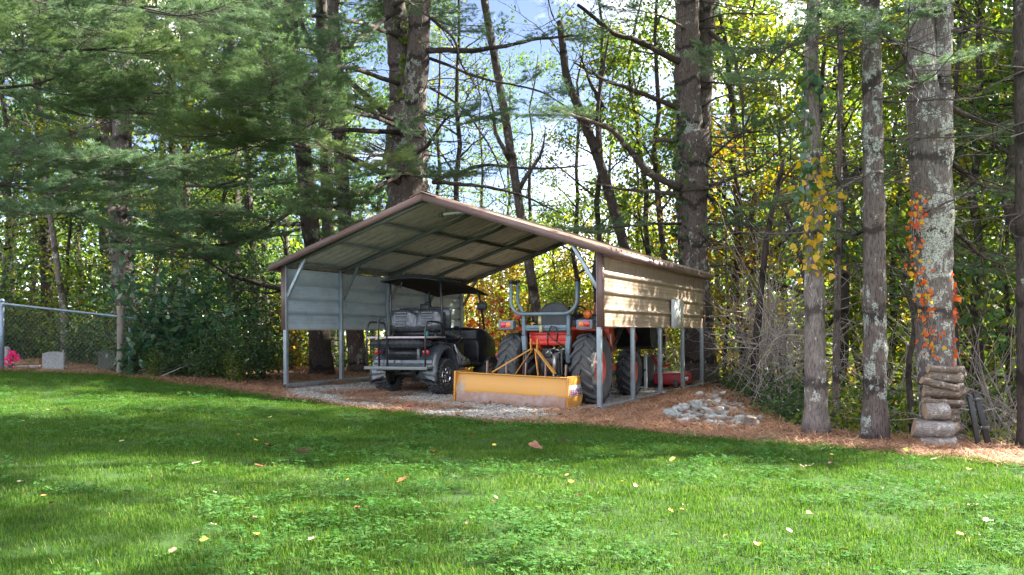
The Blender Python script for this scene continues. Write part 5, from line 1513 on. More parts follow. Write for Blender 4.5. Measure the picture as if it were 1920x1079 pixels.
slender('dark trunk standing left of the leaning pine', [(438, 560), (440, 300), (430, 100), (425, -60)], 22.0, 26, 17, 'bark_dark', 55)
slender('dark straight trunk between the leaning pine and the twin pine', [(618, 500), (612, 300), (606, 100), (600, -60)], 23.0, 26, 20, 'bark_dark', 56)
slender('grey trunk beyond the fence in the far left woods', [(350, 560), (347, 380), (350, 200), (345, 20)], 24.0, 22, 14, 'bark', 57)
slender('thin trunk right of the forked pine in the tangled brush', [(1415, 690), (1425, 560), (1440, 430), (1470, 300)], 15.0, 18, 8, 'bark_dark', 58)
slender('short dark bent trunk with pale side in brush left of vine clad pine', [(1512, 700), (1524, 590), (1500, 480), (1470, 380)], 14.0, 18, 8, 'bark_dark', 59)
slender('twisted thin trunk in the brush between the dark pine and forked pine', [(1712, 790), (1700, 690), (1720, 600), (1690, 520)], 12.0, 15, 6, 'bark_dark', 60)
slender('slim dark trunk behind the stout forked pine', [(1795, 700), (1786, 500), (1780, 300), (1800, 60)], 13.0, 12, 8, 'bark_dark', 61)

# ------------------------------------------------------------------ shrubs and brush
def shrub_mesh(seed, w, h, n, size, mats, sig=0.16, stems=9):
    rng = np.random.default_rng(seed)
    mb = MB(); pts = []
    for i in range(stems):
        a = rng.uniform(0, 2 * PI); r = w * rng.uniform(0.15, 0.9)
        e = np.array([math.cos(a) * r, math.sin(a) * r, h * rng.uniform(0.5, 1.0)])
        q = np.linspace(0, 1, 7)[:, None]
        s = e * np.concatenate([q ** 1.3, q ** 1.3, q], 1) + np.cumsum(rng.normal(0, 0.03, (7, 3)), 0)
        mb.tube(s, np.linspace(0.014, 0.004, 7), 4, 0, cap=False)
        for k in range(n // stems // 12 + 1):
            j = rng.integers(1, 7)
            pts.append(s[j] + rng.normal(0, sig, (12, 3)))
    pts = np.concatenate(pts); pts[:, 2] = np.abs(pts[:, 2])
    k = rng.random(len(pts)) < 0.75
    leaves(mb, pts[k], size, rng, 1, 0.9, 0.6); leaves(mb, pts[~k], size, rng, 2, 0.9, 0.6)
    return mb.mesh('foliage', [M['twig_dark'], M[mats[0]], M[mats[1]]])
SH = {'dark': [shrub_mesh(201 + k, 0.8, 1.3, 1300, 0.075, ('leaf_dark', 'leaf_green'), 0.2) for k in range(2)],
      'big': [shrub_mesh(211 + k, 0.9, 1.9, 900, 0.15, ('leaf_big', 'leaf_big'), 0.25) for k in range(2)],
      'yg': [shrub_mesh(221 + k, 0.8, 1.3, 1200, 0.075, ('leaf_yg', 'leaf_green'), 0.2) for k in range(2)],
      'gold': [shrub_mesh(231, 0.8, 1.5, 1000, 0.085, ('leaf_gold', 'leaf_yg'), 0.24)],
      'red': [shrub_mesh(241, 0.8, 1.7, 800, 0.10, ('leaf_red', 'leaf_gold'), 0.26)],
      'low': [shrub_mesh(251 + k, 0.9, 0.6, 1200, 0.065, ('leaf_dark', 'leaf_green'), 0.16) for k in range(2)]}
def twig_bush(seed, w, h, n, mat):
    rng = np.random.default_rng(seed)
    mb = MB()
    for i in range(n):
        a = rng.uniform(0, 2 * PI)
        p = np.array([math.cos(a), math.sin(a), 0]) * rng.uniform(0, 0.4) * w + np.array([0, 0, rng.uniform(0, 0.7) * h])
        d = unit(rng.normal(0, 1, 3) + np.array([0, 0, 0.5]))
        k = 9
        s = np.concatenate([[p], p + np.cumsum(d * rng.uniform(0.5, 1.2) * w / k + np.cumsum(rng.normal(0, 0.035 * w, (k - 1, 3)), 0), 0)])
        s[:, 2] -= 0.05 * np.linspace(0, 1, k) ** 2 * w
        mb.tube(s, np.linspace(rng.uniform(0.006, 0.012), 0.002, k), 3, 0, cap=False)
    return mb.mesh('twigs', [M[mat]])
TW = [twig_bush(301 + k, 1.5, 1.9, 150, 'twig') for k in range(3)]
NM = {'dark': 'dark green shrub', 'big': 'large leaved dark evergreen shrub', 'yg': 'yellow green shrub', 'gold': 'golden autumn shrub', 'red': 'red leaved autumn shrub', 'low': 'low dense green shrub'}
def shrub(kind, px, Y, s, where, lift=0.0):
    a, b = ray(px, 650)
    x = a * Y
    lab = NM[kind] + ' ' + where
    t = thing('shrub', lab, 'shrub', (x, Y, Tz(x, Y) - 0.05 + lift), rnd.uniform(0, 6.28), NM[kind] + 's ' + where)
    t.scale = (s, s, s * rnd.uniform(0.9, 1.15))
    place(t, NM[kind], px, Y, 'shrubs at the wood edge')
    f_ = inst('foliage', rnd.choice(SH[kind]), t)
    return t
rnd = random.Random(23)
FW = 'behind the chain link fence'
for (k, px, Y, s) in (('dark', -40, 18.5, 1.1), ('dark', 40, 18.8, 1.0), ('yg', 100, 19.2, 1.0), ('dark', 150, 18.2, 1.0), ('dark', 190, 18.0, 0.9), ('yg', 60, 20.5, 1.3), ('gold', 120, 20.8, 1.1), ('dark', 20, 21.0, 2.0), ('dark', 170, 20.5, 1.9), ('dark', 95, 21.5, 1.9), ('dark', -60, 20.0, 1.8), ('dark', 215, 21, 2.0), ('yg', 215, 19.5, 1.2)):
    shrub(k, px, Y, s, FW)
LW = 'between the fence and the carport'
for (k, px, Y, s) in (('big', 290, 15.4, 1.05), ('big', 352, 15.7, 1.1), ('big', 400, 16.2, 1.05), ('dark', 255, 15.4, 0.75), ('dark', 325, 14.9, 0.5), ('dark', 420, 15.2, 0.75), ('dark', 455, 15.0, 0.8), ('dark', 372, 14.8, 0.5), ('yg', 290, 14.9, 0.4), ('dark', 490, 15.5, 1.0), ('yg', 440, 14.6, 0.4), ('dark', 400, 18.5, 1.7), ('dark', 480, 19.0, 1.7), ('gold', 545, 19.0, 1.1), ('dark', 310, 18.8, 1.8), ('dark', 240, 17.5, 1.5)):
    shrub(k, px, Y, s, LW)
BW = 'behind the left half wall'
for (k, px, Y, s) in (('dark', 560, 20.5, 1.2), ('yg', 600, 21.5, 1.2), ('dark', 650, 20.8, 1.2), ('gold', 690, 22, 1.2), ('yg', 720, 21.5, 1.2), ('dark', 780, 22, 1.3), ('yg', 830, 23, 1.3)):
    shrub(k, px, Y, s, BW)
RW_ = 'seen through the open rear of the carport'
for (k, px, Y, s) in (('red', 900, 20.8, 1.45), ('gold', 950, 22.5, 1.5), ('yg', 1010, 23, 1.6), ('gold', 1060, 22, 1.5), ('yg', 1110, 21.5, 1.4), ('dark', 1150, 23, 1.5), ('yg', 1200, 21.0, 1.4), ('gold', 1240, 22, 1.5), ('red', 880, 23.5, 1.6), ('dark', 1255, 20.0, 0.9)):
    shrub(k, px, Y, s, RW_)
KW = 'on the slope right of the rock bank'
for (k, px, Y, s) in (('low', 1412, 16.0, 1.1), ('low', 1432, 14.4, 1.0), ('low', 1462, 13.0, 1.0), ('dark', 1492, 12.3, 0.8), ('dark', 1502, 11.8, 0.75), ('low', 1440, 16.2, 1.3), ('low', 1510, 13.2, 1.1), ('dark', 1470, 15.0, 0.9), ('yg', 1500, 15.5, 1.0), ('yg', 1420, 18.5, 1.1), ('low', 1492, 11.5, 0.7), ('dark', 1395, 18.4, 0.9), ('low', 1385, 17.6, 0.8)):
    shrub(k, px, Y, s, KW)
TW_ = 'among the pine trunks behind the straw strip'
for (k, px, Y, s) in (('yg', 1585, 11.3, 0.85), ('dark', 1600, 11.0, 0.7), ('yg', 1680, 11.0, 0.8), ('yg', 1690, 12.5, 1.1), ('dark', 1600, 13, 1.1), ('yg', 1565, 13.4, 1.0), ('gold', 1620, 14, 1.2), ('gold', 1705, 13.6, 1.1), ('dark', 1700, 10.6, 0.5)):
    shrub(k, px, Y, s, TW_)
EW = 'beyond the leaning ladder'
for (k, px, Y, s) in (('yg', 1830, 10.6, 0.75), ('yg', 1875, 10.4, 0.75), ('yg', 1850, 11.6, 1.0), ('yg', 1910, 11.2, 1.0), ('dark', 1880, 12.6, 1.1), ('yg', 1950, 10.6, 0.9), ('yg', 1800, 11.8, 0.9)):
    shrub(k, px, Y, s, EW)
for (px, py, Y, s, lab) in ((1440, 600, 16.5, 0.95, 'tangle of bare grey twigs right of the forked pine'), (1440, 470, 17.5, 1.3, 'bare grey twig thicket behind the bent trunks'), (1470, 600, 13.5, 0.8, 'small bare twig bush left of the vine clad pine'), (1850, 520, 13.5, 1.25, 'bare pale twig tangle above the ladder'),
                            (1890, 640, 12.0, 1.0, 'pale brush pile behind the leaning ladder'), (1690, 560, 14, 1.0, 'bare twig bush between dark and stout pines'), (1250, 640, 21, 1.0, 'pale twig bush seen between the carport rear posts'), (330, 650, 16.2, 0.6, 'dead twigs under the broad leaved shrub')):
    b = P(px, py, Y)
    t = thing('twig_bush', lab, 'bush', (b.x, b.y, max(Tz(b.x, b.y), b.z - 1.2 * s)), rnd.uniform(0, 6))
    z_ = Tz(b.x, b.y)
    t.location.z = z_
    t.scale = (s, s, min(1.5 * s, max(s, (b.z - z_ + 0.6) / 1.9)))
    inst('twigs', rnd.choice(TW), t)

finish_labels()
# ------------------------------------------------------------------ far woods that read as one mass
rng = np.random.default_rng(5)
mb = MB()
for (x0, x1, y0, y1, zt, n, mi) in ((-70, -14, 42, 75, 9, 15000, 0), (-20, 4, 46, 80, 9.0, 9000, 1), (0, 12, 46, 80, 8.0, 9000, 1), (10, 80, 40, 75, 16, 36000, 2), (6, 40, 30, 44, 6, 9000, 0), (-30, 30, 44, 60, 3, 9000, 1), (-30, -10, 42, 60, 14, 6000, 0)):
    p = np.stack([rng.uniform(x0, x1, n), rng.uniform(y0, y1, n), np.zeros(n)], -1)
    # clumped heights
    hh = zt * (0.62 + 0.38 * wob(p[:, 0] * 0.28, p[:, 1] * 0.2))
    p[:, 2] = T(p[:, 0], p[:, 1]) + (hh + 3) * rng.random(n) ** 0.8
    leaves(mb, p, 0.42, rng, mi, 0.5, 0.7)
fw = mb.build('far_woods', [M['leaf_green'], M['leaf_yg'], M['leaf_yg']])
tag(fw, 'distant autumn woodland closing the view behind all the trees', 'woods', kind='stuff')
# ------------------------------------------------------------------ chain link fence and graves
f0, f1 = hit(4, 696), hit(225, 703)
fence = thing('chain_link_fence', 'galvanised chain link fence with blue grey post and sloping top rail at the left edge', 'fence', f0)
top0, top1 = P(6, 570, f0.y), P(225, 594, f1.y)
end1 = top1 + (top1 - top0) * 0.14
def wm(mb, name, mats, parent, smooth=False, **k):
    o = mb.build(name, mats, parent, smooth, **k)
    o.location = -parent.location
    return o
mb = MB(); pt_ = P(4, 563, f0.y); mb.tube([f0, pt_ - Vector((0, 0, 0.03))], 0.036, 14); mb.tube([pt_ - Vector((0, 0, 0.035)), pt_, pt_ + Vector((0, 0, 0.025))], [0.041, 0.041, 0.02], 14); mb.tube([(f0.x, f0.y, pt_.z - 0.66), (f0.x, f0.y, pt_.z - 0.63)], 0.041, 14)
wm(mb, 'post', M['fencesteel'], fence, True)
mb = MB(); mb.tube([top0 + (top0 - top1) * 0.6, top0, top1, end1], 0.021, 10); wm(mb, 'top_rail', M['fencesteel'], fence, True)
mb = MB(); e1 = hit(243, 704); mb.tube([e1, P(243, 615, e1.y)], 0.022, 10); wm(mb, 'post', M['fencesteel'], fence, True)
mb = MB()                                             # woven wire
base0, base1 = f0 + (f0 - f1) * 0.6, e1.copy(); tp0, tp1 = top0 + (top0 - top1) * 0.6, end1
nW = 46
def fp(u, w): return (base0 + (base1 - base0) * u).lerp(tp0 + (tp1 - tp0) * u, w)
hu = 1.05 / 3.6
for s in (0, 1):
    for k in range(-18, nW):
        u0 = k / nW
        a = [(u0 + hu * q if s == 0 else u0 + hu * (1 - q), q) for q in np.linspace(0, 1, 8)]
        a = [q for q in a if 0 <= q[0] <= 1]
        if len(a) > 1: mb.tube([fp(*a[0]) + Vector((0, 0.003 * s, 0)), fp(*a[-1]) + Vector((0, 0.003 * s, 0))], 0.0016, 3, cap=False)
o = wm(mb, 'wire_mesh', M['galv_dark'], fence); o['kind'] = 'stuff'
wpst = thing('wooden_post', 'weathered grey round wooden post at the end of the fence', 'post', f1)
mb = MB(); q1 = P(226, 574, f1.y); mb.tube(curve_pts([f1 - Vector((0, 0, 0.05)), f1.lerp(q1, 0.5) + Vector((0.01, 0, 0)), q1], 14), [0.062 + 0.004 * math.sin(k * 2.1) for k in range(14)], 14)
wm(mb, 'shaft', M['fencewood'], wpst, True)
mb = MB(); mb.tube([f1.lerp(q1, 0.36) + Vector((0.068 * math.cos(a), 0.068 * math.sin(a), 0)) for a in np.linspace(0, 6.28, 14)], 0.004, 5, cap=False); wm(mb, 'wire_tie', M['galv_dark'], wpst)
rr = random.Random(3)
mb = MB()
for k in range(4):
    a_ = hit(250 + k * 18, 705 + k * 2); a_.z += 0.05
    mb.tube(curve_pts([a_, a_ + Vector((rr.uniform(0.2, 0.7), rr.uniform(0, 0.4), rr.uniform(0.0, 0.35))), a_ + Vector((rr.uniform(0.6, 1.3), rr.uniform(0, 0.5), rr.uniform(-0.02, 0.3)))], 10), np.linspace(0.008, 0.003, 10), 5)
fb = mb.build('fallen_twigs', M['twig']); tag(fb, 'loose dead sticks lying on straw right of the wooden post', 'sticks', kind='stuff')
def grave(name, label, px, py, Y, w, h, d, mat, rz):
    b = P(px, py, Y); b.z = Tz(b.x, b.y) - 0.02
    t = thing(name, label, 'gravestone', b, rz)
    v = []
    n = 9
    out = [(-w / 2, 0)] + [(-w / 2 + w * k / n, h * (0.93 + 0.07 * math.sin(PI * k / n))) for k in range(n + 1)] + [(w / 2, 0)]
    for y in (-d / 2, d / 2): v += [(x, y, z) for (x, z) in out]
    k = len(out)
    mb = MB(); mb.add(v, [tuple(range(k)), tuple(range(k, 2 * k))[::-1]] + [(i, (i + 1) % k, k + (i + 1) % k, k + i) for i in range(k)])
    mb.build('slab', mat, t, bevel=0.012)
    return t
grave('gravestone', 'pale grey rounded gravestone in front of the shrubs behind the fence', 101, 690, 16.0, 0.33, 0.36, 0.13, M['stone'], 0.25)
grave('gravestone', 'dark mossy gravestone half hidden left of the wooden post', 200, 698, 16.4, 0.27, 0.40, 0.14, M['stone_old'], 0.35)
grave('gravestone', 'narrow grey gravestone seen beside the steel fence post', 9, 690, 16.2, 0.11, 0.40, 0.14, M['stone'], 0.1)
b = P(50, 690, 16.2); b.z = Tz(b.x, b.y)
t = thing('grave_marker', 'flat pale grave marker in the grass right of pink flowers', 'gravestone', b); mb = MB(); mb.box((0, 0, 0.02), (0.42, 0.25, 0.08)); mb.build('slab', M['stone'], t, bevel=0.01)
b = P(22, 690, 15.9); b.z = Tz(b.x, b.y)
fl = thing('pink_flowers', 'bunch of bright pink flowers at a grave by the fence post', 'flowers', b)
rng = np.random.default_rng(8)
mb = MB(); pts = rng.normal(0, 1, (26, 3)) * np.array([0.042, 0.042, 0.07]) + np.array([0, 0, 0.2])
for p_ in pts:
    leaves(mb, p_ + rng.normal(0, 0.012, (9, 3)), 0.055, rng, 0, 0.2, 0.9)
o = mb.build('petals', M['pink'], fl); o['kind'] = 'stuff'
mb = MB()
for p_ in pts[:14]: mb.tube([(0, 0, 0), p_], 0.003, 4)
mb.box((0, 0, 0.04), (0.08, 0.08, 0.08)); mb.build('stems', M['leaf_dark'], fl)

# ------------------------------------------------------------------ firewood stack and ladder
SY = 9.05
def log(label, px0, py0, px1, py1, dpx, Y=SY, mat='log', seed=0, split=False, dy=0.0):
    a, b = P(px0, py0, Y), P(px1, py1, Y + dy)
    c = (a + b) / 2
    t = thing('log', label, 'log', c, 0, 'firewood logs stacked against the stout pine')
    rng = np.random.default_rng(seed + int(px0))
    n, sd_ = 7, 10
    r = dpx * Y / F / 2
    pts = np.linspace(tuple(a - c), tuple(b - c), n) + rng.normal(0, 0.05 * r, (n, 3))
    ang = np.arange(sd_) * 2 * PI / sd_
    sh = 1 + 0.09 * rng.normal(0, 1, sd_)
    if split: sh = sh * np.where(np.cos(ang - rng.uniform(0, 6)) > 0.35, 0.62, 1.0)
    jit = sh[None, :] * (1 + 0.045 * rng.normal(0, 1, (n, sd_)))
    mb = MB(); mb.tube(pts, np.linspace(r, r * 0.95, n), sd_, 0, cap=False, jit=jit)
    mb.build('bark', M[mat], t, smooth=False)
    mb = MB(); mb.tube(pts, np.linspace(r, r * 0.95, n), sd_, 0, cap=True, jit=jit * 0.97)
    mb.F = mb.F[1:]
    for sg, pp in ((-1, pts[0]), (1, pts[-1])):
        pass
    mb.build('cut_end', M['endgrain'], t)
    return t
log('whitish tapered half log lying at the very bottom of the stack', 1724, 829, 1791, 829, 22, 9.0, 'log_pale', 1)
log('thickest pale round log second from the bottom of the stack', 1713, 803, 1786, 806, 35, 9.0, 'log_pale', 2)
log('short pale block standing on the thickest log', 1734, 770, 1775, 771, 32, 9.0, 'log_pale', 3)
log('thin bent log just above the short pale block', 1730, 750, 1806, 755, 14, 9.0, 'log', 4, True)
log('straight brown log under the slanting one', 1732, 735, 1796, 739, 19, 9.0, 'log', 5, True)
log('pale log slanting down to the right in the upper stack', 1728, 712, 1795, 728, 20, 9.0, 'log', 6, True)
log('brown log above the slanting log, second from top', 1742, 705, 1803, 711, 17, 9.05, 'log', 7, True)
log('topmost dark brown log of the stack', 1739, 691, 1795, 693, 18, 9.05, 'log', 8, True)
log('small split piece tucked right of the short block, upper', 1777, 772, 1800, 774, 11, 9.05, 'log', 9, True)
log('small split piece tucked right of the short block, lower', 1775, 784, 1798, 784, 13, 9.05, 'log', 10, True)
log('split dark piece sticking out right above the ladder top', 1796, 736, 1812, 730, 16, 9.1, 'log', 11, True, 0.2)
log('rough split piece at upper right of stack', 1796, 704, 1808, 700, 14, 9.15, 'log', 12, True, 0.2)
log('dark split piece at right end of the thickest log', 1786, 806, 1797, 800, 26, 9.1, 'log', 13, True, 0.2)
rr = random.Random(6)
RR = ['topmost', 'second', 'third', 'fourth', 'fifth', 'sixth', 'seventh', 'eighth', 'lowest']
for k in range(9):
    y0 = 694 + k * 15.5
    log('brown split log in the rear row of the stack, %s from the top' % RR[k] if 0 < k < 8 else '%s brown split log in the rear row of the stack' % RR[k], 1737 + rr.uniform(-4, 6), y0, 1798 + rr.uniform(-4, 10), y0 + rr.uniform(-3, 5), 17, 9.27, 'log', 30 + k)
lb = hit(1846, 842)
ld = thing('ladder', 'short black step ladder leaning to the left against the firewood stack', 'ladder', lb)
for (x0, y0, x1, y1, Y, w) in ((1818, 744, 1836, 842, 9.0, 0.05), (1830, 739, 1855, 842, 9.12, 0.06)):
    mb = MB(); mb.bar(P(x0, y0, Y), P(x1, y1, Y), w, 0.03, upv=(0, 1, 0)); wm(mb, 'rail', M['black'], ld, bevel=0.004)
for (x0, y0, x1, y1) in ((1821, 750, 1836, 748), (1831, 802, 1847, 801)):
    mb = MB(); mb.bar(P(x0, y0, 9.0), P(x1, y1, 9.12), 0.09, 0.025, upv=(0, 0, 1)); wm(mb, 'step', M['black'], ld, bevel=0.003)

# ------------------------------------------------------------------ rock bank and stump
def rock_mesh(seed):
    rng = np.random.default_rng(seed)
    t = (1 + 5 ** .5) / 2
    v = np.array([(-1, t, 0), (1, t, 0), (-1, -t, 0), (1, -t, 0), (0, -1, t), (0, 1, t), (0, -1, -t), (0, 1, -t), (t, 0, -1), (t, 0, 1), (-t, 0, -1), (-t, 0, 1)], float)
    f = [(0, 11, 5), (0, 5, 1), (0, 1, 7), (0, 7, 10), (0, 10, 11), (1, 5, 9), (5, 11, 4), (11, 10, 2), (10, 7, 6), (7, 1, 8), (3, 9, 4), (3, 4, 2), (3, 2, 6), (3, 6, 8), (3, 8, 9), (4, 9, 5), (2, 4, 11), (6, 2, 10), (8, 6, 7), (9, 8, 1)]
    v = unit(v) * rng.uniform(0.55, 1.25, (12, 1)) * np.array([1.1, rng.uniform(0.5, 0.9), rng.uniform(0.35, 0.65)])
    mb = MB(); mb.add(v, f)
    return mb
ROCKS = [rock_mesh(k).mesh('rock', [M['rock' if k % 3 else 'rock_grey']]) for k in range(9)]
rr = random.Random(12)
poly = np.array([(1240, 782), (1275, 762), (1318, 738), (1342, 734), (1372, 752), (1402, 772), (1425, 792), (1412, 806), (1366, 806), (1320, 800), (1276, 794)], float)
n = 0
while n < 270:
    px, py = rr.uniform(1238, 1428), rr.uniform(732, 808)
    if not inside(np.array([px]), np.array([py]), poly)[0]: continue
    if rr.random() < 0.5 and px < 1300 and py < 772: continue
    g = hit(px, py)
    s = rr.choice((0.03, 0.04, 0.05, 0.06, 0.075, 0.095)) * rr.uniform(0.8, 1.25)
    o = bpy.data.objects.new('rock', ROCKS[rr.randrange(9)]); COL.objects.link(o); o.parent = straw_strip
    o.location = (g.x, g.y, g.z + 0.25 * s); o.rotation_euler = (rr.uniform(-0.35, 0.35), rr.uniform(-0.35, 0.35), rr.uniform(0, 6.28)); o.scale = (s, s, s)
    n += 1
g = hit(1406, 804)
st = thing('tree_stump', 'small grey tree stump at the foot of the rock bank', 'stump', g)
mb = MB(); mb.tube([(0, 0, -0.05), (0, 0, 0.05), (0.01, 0, 0.13)], [0.085, 0.072, 0.065], 14, jit=[1 + 0.07 * np.sin(np.arange(14) * 1.9 + k) for k in range(3)], cap=False); mb.build('bark', M['log'], st, smooth=True)
mb = MB(); mb.cyl((0.01, 0, 0.1), (0.01, 0, 0.131), 0.063, 14); mb.build('cut_top', M['endgrain'], st)
g = hit(1430, 823)
so = thing('stone', 'single pale flat stone lying on the straw near the stump', 'stone', g); o = inst('face', ROCKS[4], so, scl=(0.045, 0.035, 0.03), loc=(0, 0, 0.012))

# ------------------------------------------------------------------ vines on trunks
def leaf_mesh(mat, s):
    mb = MB()
    v = [(0, 0, 0), (0.42, 0.16, -0.05), (0.30, 0.55, 0.04), (0, 1.0, -0.12), (-0.30, 0.55, 0.04), (-0.42, 0.16, -0.05), (0, 0.5, 0.06)]
    mb.add(np.array(v) * s, [(0, 1, 6), (1, 2, 6), (2, 3, 6), (3, 4, 6), (4, 5, 6), (5, 0, 6)])
    return mb.mesh('leaf', [M[mat]])
def vine(tree, label, pts, r, n, mats, seed, size, spread, clear=0.1):
    rr = random.Random(seed)
    base = P(pts[0][0], pts[0][1], tree.location.y - r)
    v = thing('vine', label, 'vine', base)
    c = curve_pts([P(px, py, tree.location.y - r) for (px, py) in pts], 40)
    mb = MB(); mb.tube(c - np.array(tuple(base)), 0.006, 5); mb.build('stem', M['twig_dark'], v)
    ms = [leaf_mesh(m_, size) for m_ in mats]
    for i in range(n):
        p = Vector(c[rr.randrange(40)])
        p += Vector((rr.gauss(0, spread), -abs(rr.gauss(0, clear)), rr.gauss(0, 0.05)))
        q = Matrix.Translation(p - base) @ Matrix.Rotation(rr.uniform(-1.2, 1.2), 4, 'Z') @ Matrix.Rotation(PI * 0.5 + rr.uniform(-0.5, 0.9), 4, 'X') @ Matrix.Rotation(PI + rr.uniform(-0.9, 0.9), 4, 'Z')
        s = rr.uniform(0.65, 1.25)
        o = bpy.data.objects.new('leaf', rr.choice(ms)); COL.objects.link(o); o.parent = v; o.matrix_local = q @ Matrix.Diagonal((s, s, s, 1))
rnd = random.Random(5)
vine(T7, 'orange red creeper climbing the left side of the stout lichened pine', [(1745, 655), (1738, 600), (1728, 540), (1712, 500), (1710, 440), (1716, 390), (1722, 356)], 0.19, 170, ['vine_orange', 'vine_orange', 'vine_orange', 'vine_yellow'], 1, 0.052, 0.06, 0.05)
vine(T7, 'dark red creeper on the right side of the stout lichened pine', [(1782, 690), (1786, 640), (1788, 580), (1784, 520)], 0.12, 60, ['leaf_red', 'vine_orange'], 9, 0.055, 0.03, 0.05)
vine(T4, 'sunlit yellow leaved creeper on the pale pine trunk', [(1530, 520), (1527, 470), (1524, 420), (1530, 380), (1536, 340), (1532, 300)], 0.10, 150, ['vine_yellow', 'vine_yellow', 'leaf_yg'], 2, 0.085, 0.13, 0.06)
vine(T4, 'green creeper on the upper part of the pale pine trunk', [(1512, 400), (1508, 340), (1506, 280), (1508, 200), (1512, 120)], 0.10, 120, ['leaf_green', 'leaf_big'], 3, 0.085, 0.08, 0.06)
vine(T3, 'ivy climbing the left side of the massive forked pine', [(1268, 520), (1268, 440), (1272, 360), (1270, 280), (1276, 220), (1272, 160)], 0.26, 170, ['leaf_green', 'leaf_big', 'leaf_dark'], 4, 0.11, 0.13, 0.08)
vine(T1, 'yellowing creeper hanging between the twin dark stems', [(763, 190), (762, 140), (764, 90), (758, 40)], 0.30, 70, ['leaf_yg', 'leaf_green'], 5, 0.13, 0.10, 0.10)
# scattered orange and yellow sprigs
# ------------------------------------------------------------------ scattered ground cover
LIB = {}
def scatter(name, label, cat, pts, rot, scl, srcs, parent=None):
    mb_c = bpy.data.collections.new(name + '_pieces')
    for i, me in enumerate(srcs):
        o = bpy.data.objects.new('%s_piece_%02d' % (name, i), me); mb_c.objects.link(o)
    n = len(pts)
    me = bpy.data.meshes.new(name)
    me.vertices.add(n); me.vertices.foreach_set('co', np.asarray(pts, np.float32).ravel())
    for nm, ty, dat, key in (('rot', 'FLOAT_VECTOR', rot, 'vector'), ('scl', 'FLOAT', scl, 'value'), ('idx', 'INT', np.random.default_rng(1).integers(0, len(srcs), n), 'value')):
        at = me.attributes.new(nm, ty, 'POINT'); at.data.foreach_set(key, np.asarray(dat, np.int32 if ty == 'INT' else np.float32).ravel())
    o = bpy.data.objects.new(name, me); COL.objects.link(o)
    ng = bpy.data.node_groups.new(name, 'GeometryNodeTree')
    ng.interface.new_socket('Geometry', in_out='INPUT', socket_type='NodeSocketGeometry')
    ng.interface.new_socket('Geometry', in_out='OUTPUT', socket_type='NodeSocketGeometry')
    gi, go = ng.nodes.new('NodeGroupInput'), ng.nodes.new('NodeGroupOutput')
    ip = ng.nodes.new('GeometryNodeInstanceOnPoints'); ci = ng.nodes.new('GeometryNodeCollectionInfo')
    ci.inputs['Collection'].default_value = mb_c; ci.inputs['Separate Children'].default_value = True; ci.inputs['Reset Children'].default_value = True
    ip.inputs['Pick Instance'].default_value = True
    def attr(nm, ty):
        a = ng.nodes.new('GeometryNodeInputNamedAttribute'); a.data_type = ty; a.inputs['Name'].default_value = nm; return a.outputs['Attribute']
    ng.links.new(gi.outputs[0], ip.inputs['Points']); ng.links.new(ci.outputs[0], ip.inputs['Instance'])
    ng.links.new(attr('idx', 'INT'), ip.inputs['Instance Index']); ng.links.new(attr('rot', 'FLOAT_VECTOR'), ip.inputs['Rotation']); ng.links.new(attr('scl', 'FLOAT'), ip.inputs['Scale'])
    ng.links.new(ip.outputs[0], go.inputs[0])
    md = o.modifiers.new('scatter', 'NODES'); md.node_group = ng
    tag(o, label, cat, kind='stuff')
    return o
rng = np.random.default_rng(77)
def region(n, x0, x1, y0, y1, test):
    x, y = rng.uniform(x0, x1, n), rng.uniform(y0, y1, n)
    k = test(x, y)
    return x[k], y[k]
def in_view(x, y, pad=0.8): return np.abs(x) < 0.60 * y + pad + 1.2
def grass_clump(seed, nb, rad, h, w):
    r = np.random.default_rng(seed)
    mb = MB()
    a, d = r.uniform(0, 2 * PI, nb), rad * np.sqrt(r.random(nb))
    p = np.stack([d * np.cos(a), d * np.sin(a), np.zeros(nb)], -1)
    az = r.uniform(0, 2 * PI, nb); ln = h * r.uniform(0.5, 1.25, nb); le = r.uniform(0.1, 0.9, nb)
    dirn = np.stack([np.cos(az), np.sin(az), np.zeros(nb)], -1); sd_ = np.stack([-np.sin(az), np.cos(az), np.zeros(nb)], -1)
    m1 = p + dirn * (ln * le * 0.35)[:, None] + np.array([0, 0, 1]) * (ln * 0.6)[:, None]
    tp = p + dirn * (ln * le)[:, None] + np.array([0, 0, 1]) * (ln * (1 - 0.35 * le))[:, None]
    v = np.stack([p - sd_ * w / 2, p + sd_ * w / 2, m1 + sd_ * w * 0.4, m1 - sd_ * w * 0.4, tp], 1).reshape(-1, 3)
    i = np.arange(nb)[:, None] * 5
    mb.addn(v, i + np.array([[0, 1, 2, 3]])); mb.F.append((i + np.array([[3, 2, 4]]), 0))
    return mb.mesh('grass_clump', [M['grass']])
def clover_clump(seed, nb, rad):
    r = np.random.default_rng(seed)
    mb = MB()
    for i in range(nb):
        a, d = r.uniform(0, 2 * PI), rad * math.sqrt(r.random())
        c = np.array([d * math.cos(a), d * math.sin(a), r.uniform(0.018, 0.045)])
        tl = r.normal(0, 0.22, 2); s = r.uniform(0.008, 0.0135); a0 = r.uniform(0, 6.28)
        for k in range(3):
            b = a0 + k * 2 * PI / 3
            u = np.array([math.cos(b), math.sin(b), 0]); w = np.array([-math.sin(b), math.cos(b), 0])
            u[2] = u[0] * tl[0] + u[1] * tl[1]; w[2] = w[0] * tl[0] + w[1] * tl[1]
            mb.add([c, c + u * s * 0.8 + w * s * 0.62, c + u * s * 1.35 - np.array([0, 0, 0.1 * s]), c + u * s * 0.8 - w * s * 0.62], [(0, 1, 2, 3)])
        mb.add([c, c + np.array([0.0012, 0, 0]), np.array([c[0], c[1], 0])], [(0, 1, 2)])
    return mb.mesh('clover_clump', [M['clover']])
